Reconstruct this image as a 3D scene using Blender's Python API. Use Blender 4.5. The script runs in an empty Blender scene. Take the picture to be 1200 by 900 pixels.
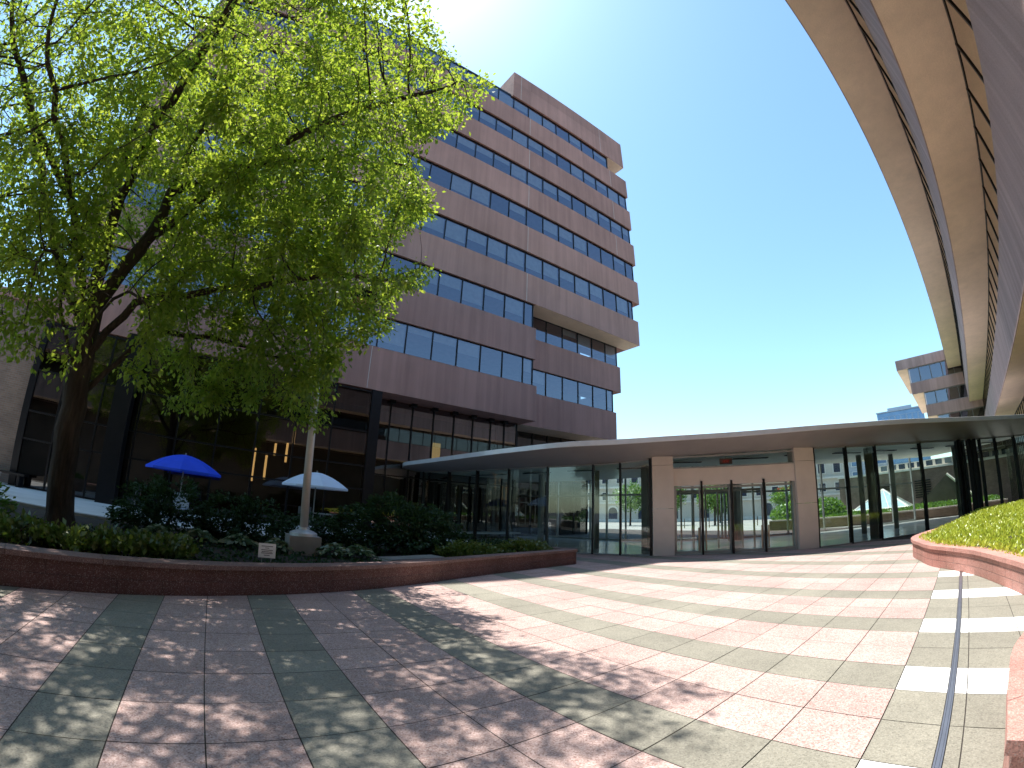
import bpy, bmesh, math, random
import numpy as np
from mathutils import Vector, Matrix
random.seed(7); rng = np.random.default_rng(11)
C = bpy.context.scene.collection
sc = bpy.context.scene
PI = math.pi

# ------------------------------------------------------------------ helpers
class MB:
    """collects faces (with optional uv) and links them as one mesh object"""
    def __init__(s): s.v = []; s.f = []; s.uv = []; s.m = []
    def face(s, pts, uv=None, m=0):
        i = len(s.v); s.v += [tuple(p) for p in pts]
        s.f.append(tuple(range(i, i + len(pts)))); s.uv.append(uv); s.m.append(m)
    def box(s, x0, x1, y0, y1, z0, z1, m=0):
        x0, x1 = min(x0, x1), max(x0, x1); y0, y1 = min(y0, y1), max(y0, y1); z0, z1 = min(z0, z1), max(z0, z1)
        a, b, c, d = (x0, y0, z0), (x1, y0, z0), (x1, y1, z0), (x0, y1, z0)
        e, f, g, h = (x0, y0, z1), (x1, y0, z1), (x1, y1, z1), (x0, y1, z1)
        w, l, t = x1 - x0, y1 - y0, z1 - z0
        s.face([d, c, b, a], m=m); s.face([e, f, g, h], [(0, 0), (w, 0), (w, l), (0, l)], m)
        s.face([a, b, f, e], [(x0, z0), (x1, z0), (x1, z1), (x0, z1)], m); s.face([c, d, h, g], [(x0, z0), (x1, z0), (x1, z1), (x0, z1)], m)
        s.face([b, c, g, f], [(y0, z0), (y1, z0), (y1, z1), (y0, z1)], m); s.face([d, a, e, h], [(y0, z0), (y1, z0), (y1, z1), (y0, z1)], m)
        return s
    def obox(s, p, q, w0, w1, z0, z1, m=0):
        """box along the plan segment p->q, from w0 to w1 to its left, z0..z1 (z may be pairs for both ends)"""
        p = Vector(p[:2]); q = Vector(q[:2]); d = (q - p).normalized(); n = Vector((-d.y, d.x))
        za = z0 if isinstance(z0, tuple) else (z0, z0); zb = z1 if isinstance(z1, tuple) else (z1, z1)
        P = []
        for (pt, k) in ((p, 0), (q, 1)):
            for (w, z) in ((w0, za[k]), (w1, za[k]), (w1, zb[k]), (w0, zb[k])):
                P.append((pt.x + n.x * w, pt.y + n.y * w, z))
        L = (q - p).length
        s.face([P[0], P[4], P[7], P[3]], [(0, za[0]), (L, za[1]), (L, zb[1]), (0, zb[0])], m)
        s.face([P[5], P[1], P[2], P[6]], None, m); s.face([P[3], P[7], P[6], P[2]], None, m)
        s.face([P[1], P[5], P[4], P[0]], None, m); s.face([P[1], P[0], P[3], P[2]], None, m); s.face([P[4], P[5], P[6], P[7]], None, m)
        return s
    def prism(s, poly, z0, z1, m=0):
        n = len(poly)
        s.face([(x, y, z1) for x, y in poly], None, m); s.face([(x, y, z0) for x, y in reversed(poly)], None, m)
        u = 0
        for i in range(n):
            a, b = poly[i], poly[(i + 1) % n]; L = math.dist(a, b)
            s.face([(*a, z0), (*b, z0), (*b, z1), (*a, z1)], [(u, z0), (u + L, z0), (u + L, z1), (u, z1)], m); u += L
        return s
    def tube(s, pts, rad, n=8, caps=True, m=0):
        pts = [Vector(p) for p in pts]; rings = []
        rad = rad if hasattr(rad, '__len__') else [rad] * len(pts)
        ref = None
        for i, p in enumerate(pts):
            t = (pts[min(i + 1, len(pts) - 1)] - pts[max(i - 1, 0)])
            t = t.normalized() if t.length > 1e-9 else Vector((0, 0, 1))
            if ref is None:
                ref = t.orthogonal().normalized()
            ref = (ref - t * ref.dot(t))
            ref = ref.normalized() if ref.length > 1e-6 else t.orthogonal().normalized()
            b = t.cross(ref); i0 = len(s.v)
            for k in range(n):
                a = 2 * PI * k / n
                s.v.append(tuple(p + (ref * math.cos(a) + b * math.sin(a)) * rad[i]))
            rings.append(i0)
        for a, b in zip(rings[:-1], rings[1:]):
            for k in range(n):
                s.f.append((a + k, a + (k + 1) % n, b + (k + 1) % n, b + k)); s.uv.append(None); s.m.append(m)
        if caps:
            s.f.append(tuple(rings[0] + k for k in reversed(range(n)))); s.uv.append(None); s.m.append(m)
            s.f.append(tuple(rings[-1] + k for k in range(n))); s.uv.append(None); s.m.append(m)
        return s
    def lathe(s, prof, cx=0, cy=0, n=20, m=0):
        i0 = len(s.v)
        for r, z in prof:
            for k in range(n):
                a = 2 * PI * k / n; s.v.append((cx + r * math.cos(a), cy + r * math.sin(a), z))
        for j in range(len(prof) - 1):
            for k in range(n):
                a = i0 + j * n; b = a + n
                s.f.append((a + k, a + (k + 1) % n, b + (k + 1) % n, b + k)); s.uv.append(None); s.m.append(m)
        return s
    def sweep(s, pts, w0, w1, z0, z1, closed=False, m=0):
        """rectangular section swept along a plan polyline; w measured to the left of travel"""
        n = len(pts); P = [Vector(p[:2]) for p in pts]; sec = []; u = [0]
        for i in range(n):
            a = P[(i - 1) % n] if (closed or i > 0) else P[i]; b = P[(i + 1) % n] if (closed or i < n - 1) else P[i]
            d0 = (P[i] - a); d1 = (b - P[i])
            d0 = d0.normalized() if d0.length > 1e-9 else d1.normalized(); d1 = d1.normalized() if d1.length > 1e-9 else d0
            t = (d0 + d1).normalized(); nn = Vector((-t.y, t.x)); k = 1 / max(.5, nn.dot(Vector((-d0.y, d0.x))))
            sec.append([(P[i].x + nn.x * w * k, P[i].y + nn.y * w * k, z) for w, z in ((w0, z0), (w1, z0), (w1, z1), (w0, z1))])
            if i: u.append(u[-1] + (P[i] - P[i - 1]).length)
        rng_ = range(n if closed else n - 1)
        h = z1 - z0; w = abs(w1 - w0)
        for i in rng_:
            j = (i + 1) % n; A, B = sec[i], sec[j]; ua = u[i]; ub = u[j] if j else u[-1] + .3
            s.face([A[0], B[0], B[3], A[3]], [(ua, z0), (ub, z0), (ub, z1), (ua, z1)], m)
            s.face([B[1], A[1], A[2], B[2]], [(ub, z0), (ua, z0), (ua, z1), (ub, z1)], m)
            s.face([A[3], B[3], B[2], A[2]], [(ua, 0.02), (ub, 0.02), (ub, .06), (ua, .06)], m)
            s.face([A[1], B[1], B[0], A[0]], None, m)
        if not closed:
            A = sec[0]; s.face([A[1], A[0], A[3], A[2]], [(0, z0), (w, z0), (w, z1), (0, z1)], m)
            A = sec[-1]; s.face([A[0], A[1], A[2], A[3]], [(0, z0), (w, z0), (w, z1), (0, z1)], m)
        return s
    def build(s, name, mat, parent=None, local=False, smooth=False, mats=None):
        me = bpy.data.meshes.new(name); off = Vector((0, 0, 0))
        if parent is not None and not local:
            off = Vector(parent.location)
            if parent.parent is not None: off = off + Vector(parent.parent.location)
        vs = np.array(s.v, dtype=float) - np.array(off)
        me.from_pydata(vs.tolist(), [], s.f)
        if any(x is not None for x in s.uv):
            ul = me.uv_layers.new(name='uv'); k = 0; data = np.zeros(2 * len(me.loops))
            for f, x in zip(s.f, s.uv):
                if x is not None:
                    for j, t in enumerate(x): data[2 * (k + j)] = t[0]; data[2 * (k + j) + 1] = t[1]
                k += len(f)
            ul.data.foreach_set('uv', data)
        for mm in (mats or [mat]): me.materials.append(mm)
        if mats: me.polygons.foreach_set('material_index', s.m)
        if smooth: me.polygons.foreach_set('use_smooth', [True] * len(me.polygons))
        me.update()
        o = bpy.data.objects.new(name, me); C.objects.link(o)
        if parent is not None: o.parent = parent
        return o

def tag(o, label=None, cat=None, group=None, kind=None):
    if label: o['label'] = label
    if cat: o['category'] = cat
    if group: o['group'] = group
    if kind: o['kind'] = kind
    return o
def thing(name, loc, label, cat, group=None, rz=0):
    o = bpy.data.objects.new(name, None); C.objects.link(o); o.location = loc; o.rotation_euler = (0, 0, rz)
    o.empty_display_size = .2
    return tag(o, label, cat, group)
def copy_tree(o, parent=None):
    c = o.copy(); C.objects.link(c)
    if parent is not None: c.parent = parent
    for ch in list(o.children): copy_tree(ch, c)
    return c

# ------------------------------------------------------------------ materials
def newmat(name):
    m = bpy.data.materials.new(name); m.use_nodes = True
    nt = m.node_tree; nt.nodes.clear()
    out = nt.nodes.new('ShaderNodeOutputMaterial')
    return m, nt, out
def N(nt, t, **kw):
    n = nt.nodes.new(t)
    for k, v in kw.items():
        if k.startswith('i_'):
            key = k[2:].replace('_', ' ')
            n.inputs[key].default_value = v
        else: setattr(n, k, v)
    return n
def rgba(c): return (c[0], c[1], c[2], 1)
def mixc(nt, fac, a, b, mode='MIX'):
    n = nt.nodes.new('ShaderNodeMix'); n.data_type = 'RGBA'; n.blend_type = mode
    for k, x in ((0, fac), (6, a), (7, b)):
        if isinstance(x, (int, float)): n.inputs[k].default_value = x
        elif isinstance(x, tuple): n.inputs[k].default_value = rgba(x)
        else: nt.links.new(x, n.inputs[k])
    return n.outputs[2]
def maprange(nt, x, a, b, c, d):
    n = N(nt, 'ShaderNodeMapRange'); nt.links.new(x, n.inputs[0])
    for i, v in enumerate((a, b, c, d)): n.inputs[i + 1].default_value = v
    return n.outputs[0]
def noise(nt, scale, detail=3, rough=.55, vec=None, coord='Object', stretch=None):
    tc = N(nt, 'ShaderNodeTexCoord'); n = N(nt, 'ShaderNodeTexNoise')
    n.inputs['Scale'].default_value = scale; n.inputs['Detail'].default_value = detail; n.inputs['Roughness'].default_value = rough
    if stretch:
        mp = N(nt, 'ShaderNodeMapping'); mp.inputs['Scale'].default_value = stretch
        nt.links.new(tc.outputs[coord], mp.inputs[0]); nt.links.new(mp.outputs[0], n.inputs['Vector'])
    else: nt.links.new(tc.outputs[coord], n.inputs['Vector'])
    return n.outputs['Fac']
def principled(nt, out, col, rough=.6, metal=0, spec=.5, bump=None, bstr=.3, bdist=.01):
    p = N(nt, 'ShaderNodeBsdfPrincipled')
    if isinstance(col, tuple): p.inputs['Base Color'].default_value = rgba(col)
    else: nt.links.new(col, p.inputs['Base Color'])
    if isinstance(rough, (int, float)): p.inputs['Roughness'].default_value = rough
    else: nt.links.new(rough, p.inputs['Roughness'])
    p.inputs['Metallic'].default_value = metal; p.inputs['Specular IOR Level'].default_value = spec
    if bump is not None:
        b = N(nt, 'ShaderNodeBump'); b.inputs['Strength'].default_value = bstr; b.inputs['Distance'].default_value = bdist
        nt.links.new(bump, b.inputs['Height']); nt.links.new(b.outputs[0], p.inputs['Normal'])
    nt.links.new(p.outputs[0], out.inputs[0]); return p
def simple(name, col, rough=.6, metal=0, spec=.5, var=.12, scale=3.0, bump=0):
    m, nt, out = newmat(name)
    nz = noise(nt, scale, 4)
    k = maprange(nt, nz, .3, .7, 1 - var, 1 + var)
    c = mixc(nt, 1.0, tuple(col), k, 'MULTIPLY')
    principled(nt, out, c, rough, metal, spec, bump=noise(nt, 90, 3) if bump else None, bstr=bump)
    return m
def concrete(name, col, streak=.16, grain=.18, rough=.85, panels=True):
    """precast concrete: exposed aggregate grain, vertical rain streaks, big soft tone changes"""
    m, nt, out = newmat(name)
    g = noise(nt, 55, 3, .7); st = noise(nt, 1.0, 4, .6, stretch=(2.6, 2.6, .10)); big = noise(nt, .25, 3)
    c = mixc(nt, 1.0, tuple(col), maprange(nt, g, .3, .7, 1 - grain, 1 + grain), 'MULTIPLY')
    c = mixc(nt, 1.0, c, maprange(nt, st, .35, .7, 1 + streak * .5, 1 - streak), 'MULTIPLY')
    c = mixc(nt, 1.0, c, maprange(nt, big, .3, .7, .88, 1.12), 'MULTIPLY')
    tc = N(nt, 'ShaderNodeTexCoord'); mp = N(nt, 'ShaderNodeMapping'); nt.links.new(tc.outputs['Object'], mp.inputs[0])
    mp.inputs['Location'].default_value = (-6.42 / 9.47, 0, -9.12 / 3.79 + .02); mp.inputs['Scale'].default_value = (1 / 9.47, .01, 1 / 3.79)
    fl = N(nt, 'ShaderNodeVectorMath', operation='FLOOR'); nt.links.new(mp.outputs[0], fl.inputs[0])
    wn = N(nt, 'ShaderNodeTexWhiteNoise'); nt.links.new(fl.outputs[0], wn.inputs['Vector'])
    c = mixc(nt, 1.0, c, maprange(nt, wn.outputs['Value'], 0, 1, .90 if panels else 1, 1.10 if panels else 1), 'MULTIPLY')
    wet = noise(nt, .6, 5, .7, stretch=(1.2, 1.2, .35)); c = mixc(nt, maprange(nt, wet, .56, .70, 0, .30 if panels else .10), c, (col[0] * .55, col[1] * .6, col[2] * .62))
    rb = noise(nt, 6, 2, .5, stretch=(3, 3, .25))
    add = N(nt, 'ShaderNodeMath', operation='ADD'); nt.links.new(g, add.inputs[0]); nt.links.new(rb, add.inputs[1])
    principled(nt, out, c, rough, 0, .25, bump=add.outputs[0], bstr=.35, bdist=.02)
    return m
def paver(name, col, alt, chip, speck=1.0):
    """terrazzo-like paver: coloured chips, per-slab tone, dirt"""
    m, nt, out = newmat(name)
    tc = N(nt, 'ShaderNodeTexCoord'); v = N(nt, 'ShaderNodeTexVoronoi'); v.inputs['Scale'].default_value = 95
    nt.links.new(tc.outputs['Object'], v.inputs['Vector'])
    sep = N(nt, 'ShaderNodeSeparateColor'); nt.links.new(v.outputs['Color'], sep.inputs[0])
    c = mixc(nt, maprange(nt, sep.outputs[0], .35, .95, 0, speck), tuple(col), tuple(alt))
    c = mixc(nt, maprange(nt, sep.outputs[1], .80, .90, 0, .75 * speck), c, tuple(chip))
    geo = N(nt, 'ShaderNodeNewGeometry')
    c = mixc(nt, 1.0, c, maprange(nt, geo.outputs['Random Per Island'], 0, 1, .92, 1.07), 'MULTIPLY')
    d = noise(nt, .9, 5, .65); c = mixc(nt, 1.0, c, maprange(nt, d, .3, .72, 1.08, .80), 'MULTIPLY')
    d2 = noise(nt, 9, 4, .7); c = mixc(nt, 1.0, c, maprange(nt, d2, .3, .7, 1.05, .93), 'MULTIPLY')
    d3 = noise(nt, 2.3, 6, .75); c = mixc(nt, maprange(nt, d3, .62, .72, 0, .28), c, (col[0] * .45, col[1] * .45, col[2] * .42))
    principled(nt, out, c, .82, 0, .25, bump=v.outputs['Distance'], bstr=.25, bdist=.004)
    return m
def granite_blocks(name, col, bw, bh, mortar, joint=.008):
    m, nt, out = newmat(name)
    tc = N(nt, 'ShaderNodeTexCoord'); b = N(nt, 'ShaderNodeTexBrick')
    nt.links.new(tc.outputs['UV'], b.inputs['Vector'])
    b.inputs['Color1'].default_value = rgba(col); b.inputs['Color2'].default_value = rgba([x * .78 for x in col])
    b.inputs['Mortar'].default_value = rgba(mortar); b.inputs['Scale'].default_value = 1
    b.inputs['Mortar Size'].default_value = joint; b.inputs['Brick Width'].default_value = bw; b.inputs['Row Height'].default_value = bh
    b.inputs['Mortar Smooth'].default_value = .2; b.inputs['Bias'].default_value = -.2
    v = N(nt, 'ShaderNodeTexVoronoi'); v.inputs['Scale'].default_value = 130; nt.links.new(tc.outputs['Object'], v.inputs['Vector'])
    sep = N(nt, 'ShaderNodeSeparateColor'); nt.links.new(v.outputs['Color'], sep.inputs[0])
    c = mixc(nt, 1.0, b.outputs['Color'], maprange(nt, sep.outputs[0], 0, 1, .68, 1.35), 'MULTIPLY')
    c = mixc(nt, maprange(nt, sep.outputs[2], .86, .93, 0, .45), c, (.62, .52, .47))
    st = noise(nt, 1.2, 4, .6, stretch=(1.5, 1.5, .5)); c = mixc(nt, 1.0, c, maprange(nt, st, .3, .7, 1.1, .78), 'MULTIPLY')
    inv = N(nt, 'ShaderNodeMath', operation='SUBTRACT'); inv.inputs[0].default_value = 1; nt.links.new(b.outputs['Fac'], inv.inputs[1])
    principled(nt, out, c, .62, 0, .4, bump=inv.outputs[0], bstr=.6, bdist=.01)
    return m
def brickwall(name, c1, c2, mortar):
    m, nt, out = newmat(name)
    tc = N(nt, 'ShaderNodeTexCoord'); b = N(nt, 'ShaderNodeTexBrick'); nt.links.new(tc.outputs['UV'], b.inputs['Vector'])
    b.inputs['Color1'].default_value = rgba(c1); b.inputs['Color2'].default_value = rgba(c2); b.inputs['Mortar'].default_value = rgba(mortar)
    b.inputs['Scale'].default_value = 1; b.inputs['Mortar Size'].default_value = .012; b.inputs['Brick Width'].default_value = .26; b.inputs['Row Height'].default_value = .085
    c = mixc(nt, 1.0, b.outputs['Color'], maprange(nt, noise(nt, 1.3, 4), .3, .7, .8, 1.15), 'MULTIPLY')
    principled(nt, out, c, .85, 0, .3); return m
def thinglass(name, tint, refl=.06, rcol=(1, 1, 1), boost=1.0, rough=0.0, wavy=0.0):
    """a pane: tinted see-through plus mirror, more of it at grazing angles"""
    m, nt, out = newmat(name)
    tr = N(nt, 'ShaderNodeBsdfTransparent'); tr.inputs[0].default_value = rgba(tint)
    gl = N(nt, 'ShaderNodeBsdfGlossy'); gl.inputs['Color'].default_value = rgba(rcol); gl.inputs['Roughness'].default_value = rough
    lw = N(nt, 'ShaderNodeFresnel'); lw.inputs[0].default_value = 1.5
    mul = N(nt, 'ShaderNodeMath', operation='MULTIPLY_ADD'); nt.links.new(lw.outputs[0], mul.inputs[0]); mul.inputs[1].default_value = boost; mul.inputs[2].default_value = refl
    mul.use_clamp = True
    if wavy:
        bp = N(nt, 'ShaderNodeBump'); bp.inputs['Strength'].default_value = wavy; bp.inputs['Distance'].default_value = .02
        nt.links.new(noise(nt, .9, 1), bp.inputs['Height']); nt.links.new(bp.outputs[0], gl.inputs['Normal'])
    mx = N(nt, 'ShaderNodeMixShader'); nt.links.new(mul.outputs[0], mx.inputs[0]); nt.links.new(tr.outputs[0], mx.inputs[1]); nt.links.new(gl.outputs[0], mx.inputs[2])
    nt.links.new(mx.outputs[0], out.inputs[0]); return m
def leafmat(name, c0, c1, t0, t1, tw=.5, gloss=.06):
    m, nt, out = newmat(name)
    geo = N(nt, 'ShaderNodeNewGeometry'); r = geo.outputs['Random Per Island']
    df = N(nt, 'ShaderNodeBsdfDiffuse'); tl = N(nt, 'ShaderNodeBsdfTranslucent'); gl = N(nt, 'ShaderNodeBsdfGlossy'); gl.inputs['Roughness'].default_value = .38
    gl.inputs['Color'].default_value = (.9, .95, .9, 1)
    nt.links.new(mixc(nt, r, tuple(c0), tuple(c1)), df.inputs[0]); nt.links.new(mixc(nt, r, tuple(t0), tuple(t1)), tl.inputs[0])
    mx = N(nt, 'ShaderNodeMixShader'); mx.inputs[0].default_value = tw; nt.links.new(df.outputs[0], mx.inputs[1]); nt.links.new(tl.outputs[0], mx.inputs[2])
    m2 = N(nt, 'ShaderNodeMixShader'); m2.inputs[0].default_value = gloss; nt.links.new(mx.outputs[0], m2.inputs[1]); nt.links.new(gl.outputs[0], m2.inputs[2])
    nt.links.new(m2.outputs[0], out.inputs[0]); return m
def emit(name, col, s):
    m, nt, out = newmat(name); e = N(nt, 'ShaderNodeEmission'); e.inputs[0].default_value = rgba(col); e.inputs[1].default_value = s
    nt.links.new(e.outputs[0], out.inputs[0]); return m
def bark(name, col):
    m, nt, out = newmat(name)
    a = noise(nt, 3.2, 5, .7, stretch=(4, 4, .55)); b = noise(nt, 1.1, 3)
    c = mixc(nt, maprange(nt, a, .35, .65, 0, 1), tuple(x * .45 for x in col), tuple(col)); c = mixc(nt, 1.0, c, maprange(nt, b, .3, .7, .75, 1.2), 'MULTIPLY')
    principled(nt, out, c, .9, 0, .2, bump=a, bstr=.9, bdist=.04); return m

M = {}
M['pink'] = paver('pink_paver', (.445, .31, .28), (.59, .45, .415), (.26, .155, .135))
M['grey'] = paver('grey_paver', (.25, .235, .192), (.33, .31, .258), (.155, .145, .12), .8)
M['white'] = paver('white_paver', (.86, .86, .84), (.93, .93, .92), (.74, .73, .70), .5)
M['bed'] = simple('joint_dirt', (.05, .04, .035), .95)
M['ground'] = simple('ground_asphalt', (.06, .06, .062), .9, scale=.6)
M['terrace'] = simple('terrace_concrete', (.62, .62, .60), .8, var=.1, scale=1.2)
M['street'] = simple('street_concrete', (.27, .265, .25), .85, scale=.5)
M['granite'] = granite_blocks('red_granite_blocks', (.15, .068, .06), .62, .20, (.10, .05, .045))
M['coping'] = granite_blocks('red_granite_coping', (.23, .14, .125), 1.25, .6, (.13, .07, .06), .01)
M['pgranite'] = granite_blocks('pink_granite_blocks', (.42, .20, .165), .62, .155, (.22, .11, .09))
M['pcoping'] = granite_blocks('pink_granite_coping', (.50, .25, .21), 1.25, .6, (.25, .13, .11), .01)
M['soil'] = simple('planting_soil', (.035, .026, .02), .95, scale=6, var=.4)
M['precast'] = concrete('pink_precast', (.40, .225, .188))
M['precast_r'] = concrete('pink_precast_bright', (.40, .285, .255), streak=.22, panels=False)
M['soffit'] = concrete('tan_soffit', (.87, .69, .54), streak=.06, grain=.10, panels=False)
M['joint'] = simple('pale_caulk', (.55, .48, .44), .8)
M['dark'] = simple('dark_bronze_metal', (.016, .015, .017), .38, .6, .5)
M['frame'] = simple('bronze_mullion', (.03, .03, .036), .42, .5)
M['core'] = simple('interior_plaster', (.16, .15, .14), .9)
M['lobbywall'] = simple('lobby_brown_wall', (.10, .08, .065), .7, scale=.8, var=.3)
M['blind'] = simple('window_blind', (.66, .66, .63), .8)
M['twin'] = thinglass('office_window_glass', (.60, .62, .64), .17, (.74, .76, .92), 1.0, wavy=.03)
M['lobglass'] = thinglass('smoked_lobby_glass', (.17, .16, .15), .06, (.9, .9, .92), 1.0, wavy=.02)
M['recess'] = thinglass('grey_recess_glass', (.22, .22, .22), .17, (.88, .88, .92), 1.0, wavy=.02)
M['paneclear'] = thinglass('clear_pavilion_glass', (.86, .94, .91), .045, (.95, 1, 1), .9)
M['backglass'] = thinglass('back_pavilion_glass', (.92, .96, .95), .01, (1, 1, 1), .6)
M['panel'] = simple('beige_stone_panel', (.60, .51, .46), .6, var=.06, scale=1.5)
M['fascia'] = simple('brushed_canopy_metal', (.31, .292, .295), .42, .25, .5, var=.08, scale=.8)
M['lip'] = simple('canopy_edge_metal', (.74, .75, .78), .4, .3, var=.05)
M['ceiling'] = simple('pale_ceiling', (.92, .91, .82), .8, var=.03)
M['slot'] = simple('dark_ceiling_slot', (.03, .03, .03), .7)
M['pavfloor'] = simple('polished_floor', (.60, .61, .60), .16, var=.12, scale=.8)
M['steel'] = simple('grey_painted_steel', (.30, .30, .29), .45, .3)
M['column'] = simple('grey_green_column', (.16, .17, .155), .55)
M['tanstile'] = simple('bronze_door_stile', (.38, .29, .21), .4, .5)
M['pole'] = simple('pale_grey_pole', (.56, .53, .50), .5, .2, var=.06)
M['aluminium'] = simple('aluminium_collar', (.62, .66, .70), .4, .5)
M['concrete'] = simple('bare_concrete', (.30, .28, .26), .9, bump=.3)
M['signwhite'] = simple('white_sign_plate', (.93, .92, .94), .5, var=.03)
M['ink'] = simple('dark_ink', (.12, .11, .14), .7)
M['blue'] = simple('blue_canvas', (.012, .075, .75), .7, var=.08)
M['offwhite'] = simple('pale_canvas', (.66, .72, .84), .7, var=.05)
M['chair'] = simple('pale_blue_chair', (.40, .45, .55), .6)
M['chairdark'] = simple('dark_chair', (.05, .05, .055), .6)
M['drain'] = simple('steel_drain', (.30, .30, .33), .38, .8, var=.1)
M['brick'] = brickwall('brown_brick', (.26, .17, .13), (.20, .13, .10), (.22, .19, .16))
M['dbrick'] = brickwall('dark_brick', (.12, .075, .055), (.09, .06, .045), (.10, .085, .07))
M['cream'] = simple('cream_limestone', (.60, .56, .48), .8, var=.06, scale=.6)
M['creamtrim'] = simple('pale_trim', (.72, .70, .64), .7)
M['winblue'] = simple('far_window_glass', (.03, .045, .075), .08, 0, .8)
M['blueglass'] = simple('far_blue_glass', (.16, .26, .42), .15, .3, .6, var=.15, scale=.2)
M['fargrey'] = simple('far_grey_wall', (.40, .43, .48), .7)
M['skyl'] = simple('skylight_glass', (.42, .56, .58), .12, .2, .7)
M['redsign'] = simple('red_awning', (.60, .06, .04), .6)
M['lamp'] = emit('lit_pendant', (1, .62, .22), 1.6)
M['lamp2'] = emit('lit_panel', (1, .72, .22), .55)
M['exit'] = emit('exit_letters', (1, .06, .05), .12)
M['exitbox'] = simple('dull_red_sign_box', (.22, .10, .09), .5)
M['lens'] = simple('tan_lamp_lens', (.60, .38, .20), .4)
M['bark'] = bark('grey_brown_bark', (.075, .056, .045))
M['leaf'] = leafmat('tree_leaf', (.05, .105, .014), (.10, .155, .024), (.29, .44, .025), (.58, .68, .075), .57, .03)
M['leafdark'] = leafmat('yew_leaf', (.018, .045, .018), (.035, .075, .03), (.03, .07, .01), (.06, .11, .02), .25, .02)
M['leafyel'] = leafmat('groundcover_leaf', (.34, .44, .035), (.52, .56, .07), (.44, .54, .04), (.58, .62, .08), .4, .05)
M['leaflow'] = leafmat('low_plant_leaf', (.07, .12, .016), (.13, .16, .025), (.12, .19, .016), (.20, .26, .04), .35)
M['hosta'] = leafmat('variegated_leaf', (.08, .15, .05), (.42, .46, .34), (.10, .18, .04), (.30, .38, .2), .3)
M['hedge'] = leafmat('hedge_leaf', (.06, .13, .02), (.10, .20, .03), (.15, .30, .03), (.22, .38, .04), .4)
M['lawn'] = simple('lawn_green', (.10, .15, .035), .9, scale=8, var=.3)

# ------------------------------------------------------------------ camera (wide fisheye lens of an action camera)
CAMZ = 1.6
cam = bpy.data.cameras.new('camera'); camo = bpy.data.objects.new('camera', cam); C.objects.link(camo)
right = Vector((.803, -.595, .033)); down = Vector((.194, .209, -.959)); fwd = Vector((.563, .777, .283))
fwd.normalize(); right = (right - fwd * right.dot(fwd)).normalized(); down = fwd.cross(right).normalized()
camo.matrix_world = Matrix.Translation((0, 0, CAMZ)) @ Matrix((right, -down, -fwd)).transposed().to_4x4()
cam.type = 'PANO'; cam.sensor_fit = 'HORIZONTAL'; cam.sensor_width = 36; cam.clip_start = .02; cam.clip_end = 5000
cyc = cam.cycles if hasattr(cam, 'cycles') and hasattr(cam.cycles, 'panorama_type') else cam
cyc.panorama_type = 'FISHEYE_LENS_POLYNOMIAL'
KS = -1.0
POLY = (0.06445025490753659, 0.00010135725801576274, -3.426072689285398e-05, 7.001828160902048e-07)
cyc.fisheye_fov = math.radians(179)
cyc.fisheye_polynomial_k0 = 0.0
for i, k in enumerate(POLY): setattr(cyc, 'fisheye_polynomial_k%d' % (i + 1), KS * k)
sc.camera = camo
_r = np.linspace(0, 30, 3001); _t = _r * POLY[0] + _r ** 2 * POLY[1] + _r ** 3 * POLY[2] + _r ** 4 * POLY[3]
CM = np.array([list(right), list(down), list(fwd)])
def seen(P):
    """where points fall in the 1200 x 900 photograph (used to keep crowns inside their outline)"""
    c = (np.atleast_2d(P) - np.array([0, 0, CAMZ])) @ CM.T
    th = np.arccos(np.clip(c[:, 2] / np.linalg.norm(c, axis=1), -1, 1)); r = np.interp(th, _t, _r) / .03
    n = np.hypot(c[:, 0], c[:, 1]) + 1e-9
    return np.c_[600 + c[:, 0] / n * r, 450 + c[:, 1] / n * r]

# ------------------------------------------------------------------ light and sky
SUN = Vector((-.03, .352, 1.0)).normalized()
elev = math.asin(SUN.z); az = math.atan2(SUN.x, SUN.y)
w = bpy.data.worlds.new('World'); sc.world = w; w.use_nodes = True
nt = w.node_tree; nt.nodes.clear()
wo = nt.nodes.new('ShaderNodeOutputWorld'); bg = nt.nodes.new('ShaderNodeBackground'); sky = nt.nodes.new('ShaderNodeTexSky')
sky.sky_type = 'NISHITA'; sky.sun_disc = False; sky.sun_elevation = elev; sky.sun_rotation = az
sky.altitude = 50; sky.air_density = 1.15; sky.dust_density = .6; sky.ozone_density = .8
bg.inputs[1].default_value = .15
nt.links.new(mixc(nt, 1.0, sky.outputs[0], (.85, 1.05, 1.06), 'MULTIPLY'), bg.inputs[0]); nt.links.new(bg.outputs[0], wo.inputs[0])
sl = bpy.data.lights.new('sun', 'SUN'); sl.energy = 4.8; sl.angle = math.radians(.53); sl.color = (1, .955, .88)
so = bpy.data.objects.new('sun', sl); C.objects.link(so); so.rotation_euler = (-SUN).to_track_quat('-Z', 'Y').to_euler()
so.location = (0, 0, 60)
sc.view_settings.view_transform = 'Standard'; sc.view_settings.look = 'None'; sc.view_settings.exposure = .9; sc.view_settings.gamma = 1
sc.view_settings.use_curve_mapping = False
sc.render.engine = 'CYCLES'
cy = sc.cycles
cy.max_bounces = 9; cy.diffuse_bounces = 4; cy.glossy_bounces = 4; cy.transmission_bounces = 6; cy.transparent_max_bounces = 20
cy.caustics_reflective = False; cy.caustics_refractive = False; cy.use_denoising = True; cy.sample_clamp_indirect = 6

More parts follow.
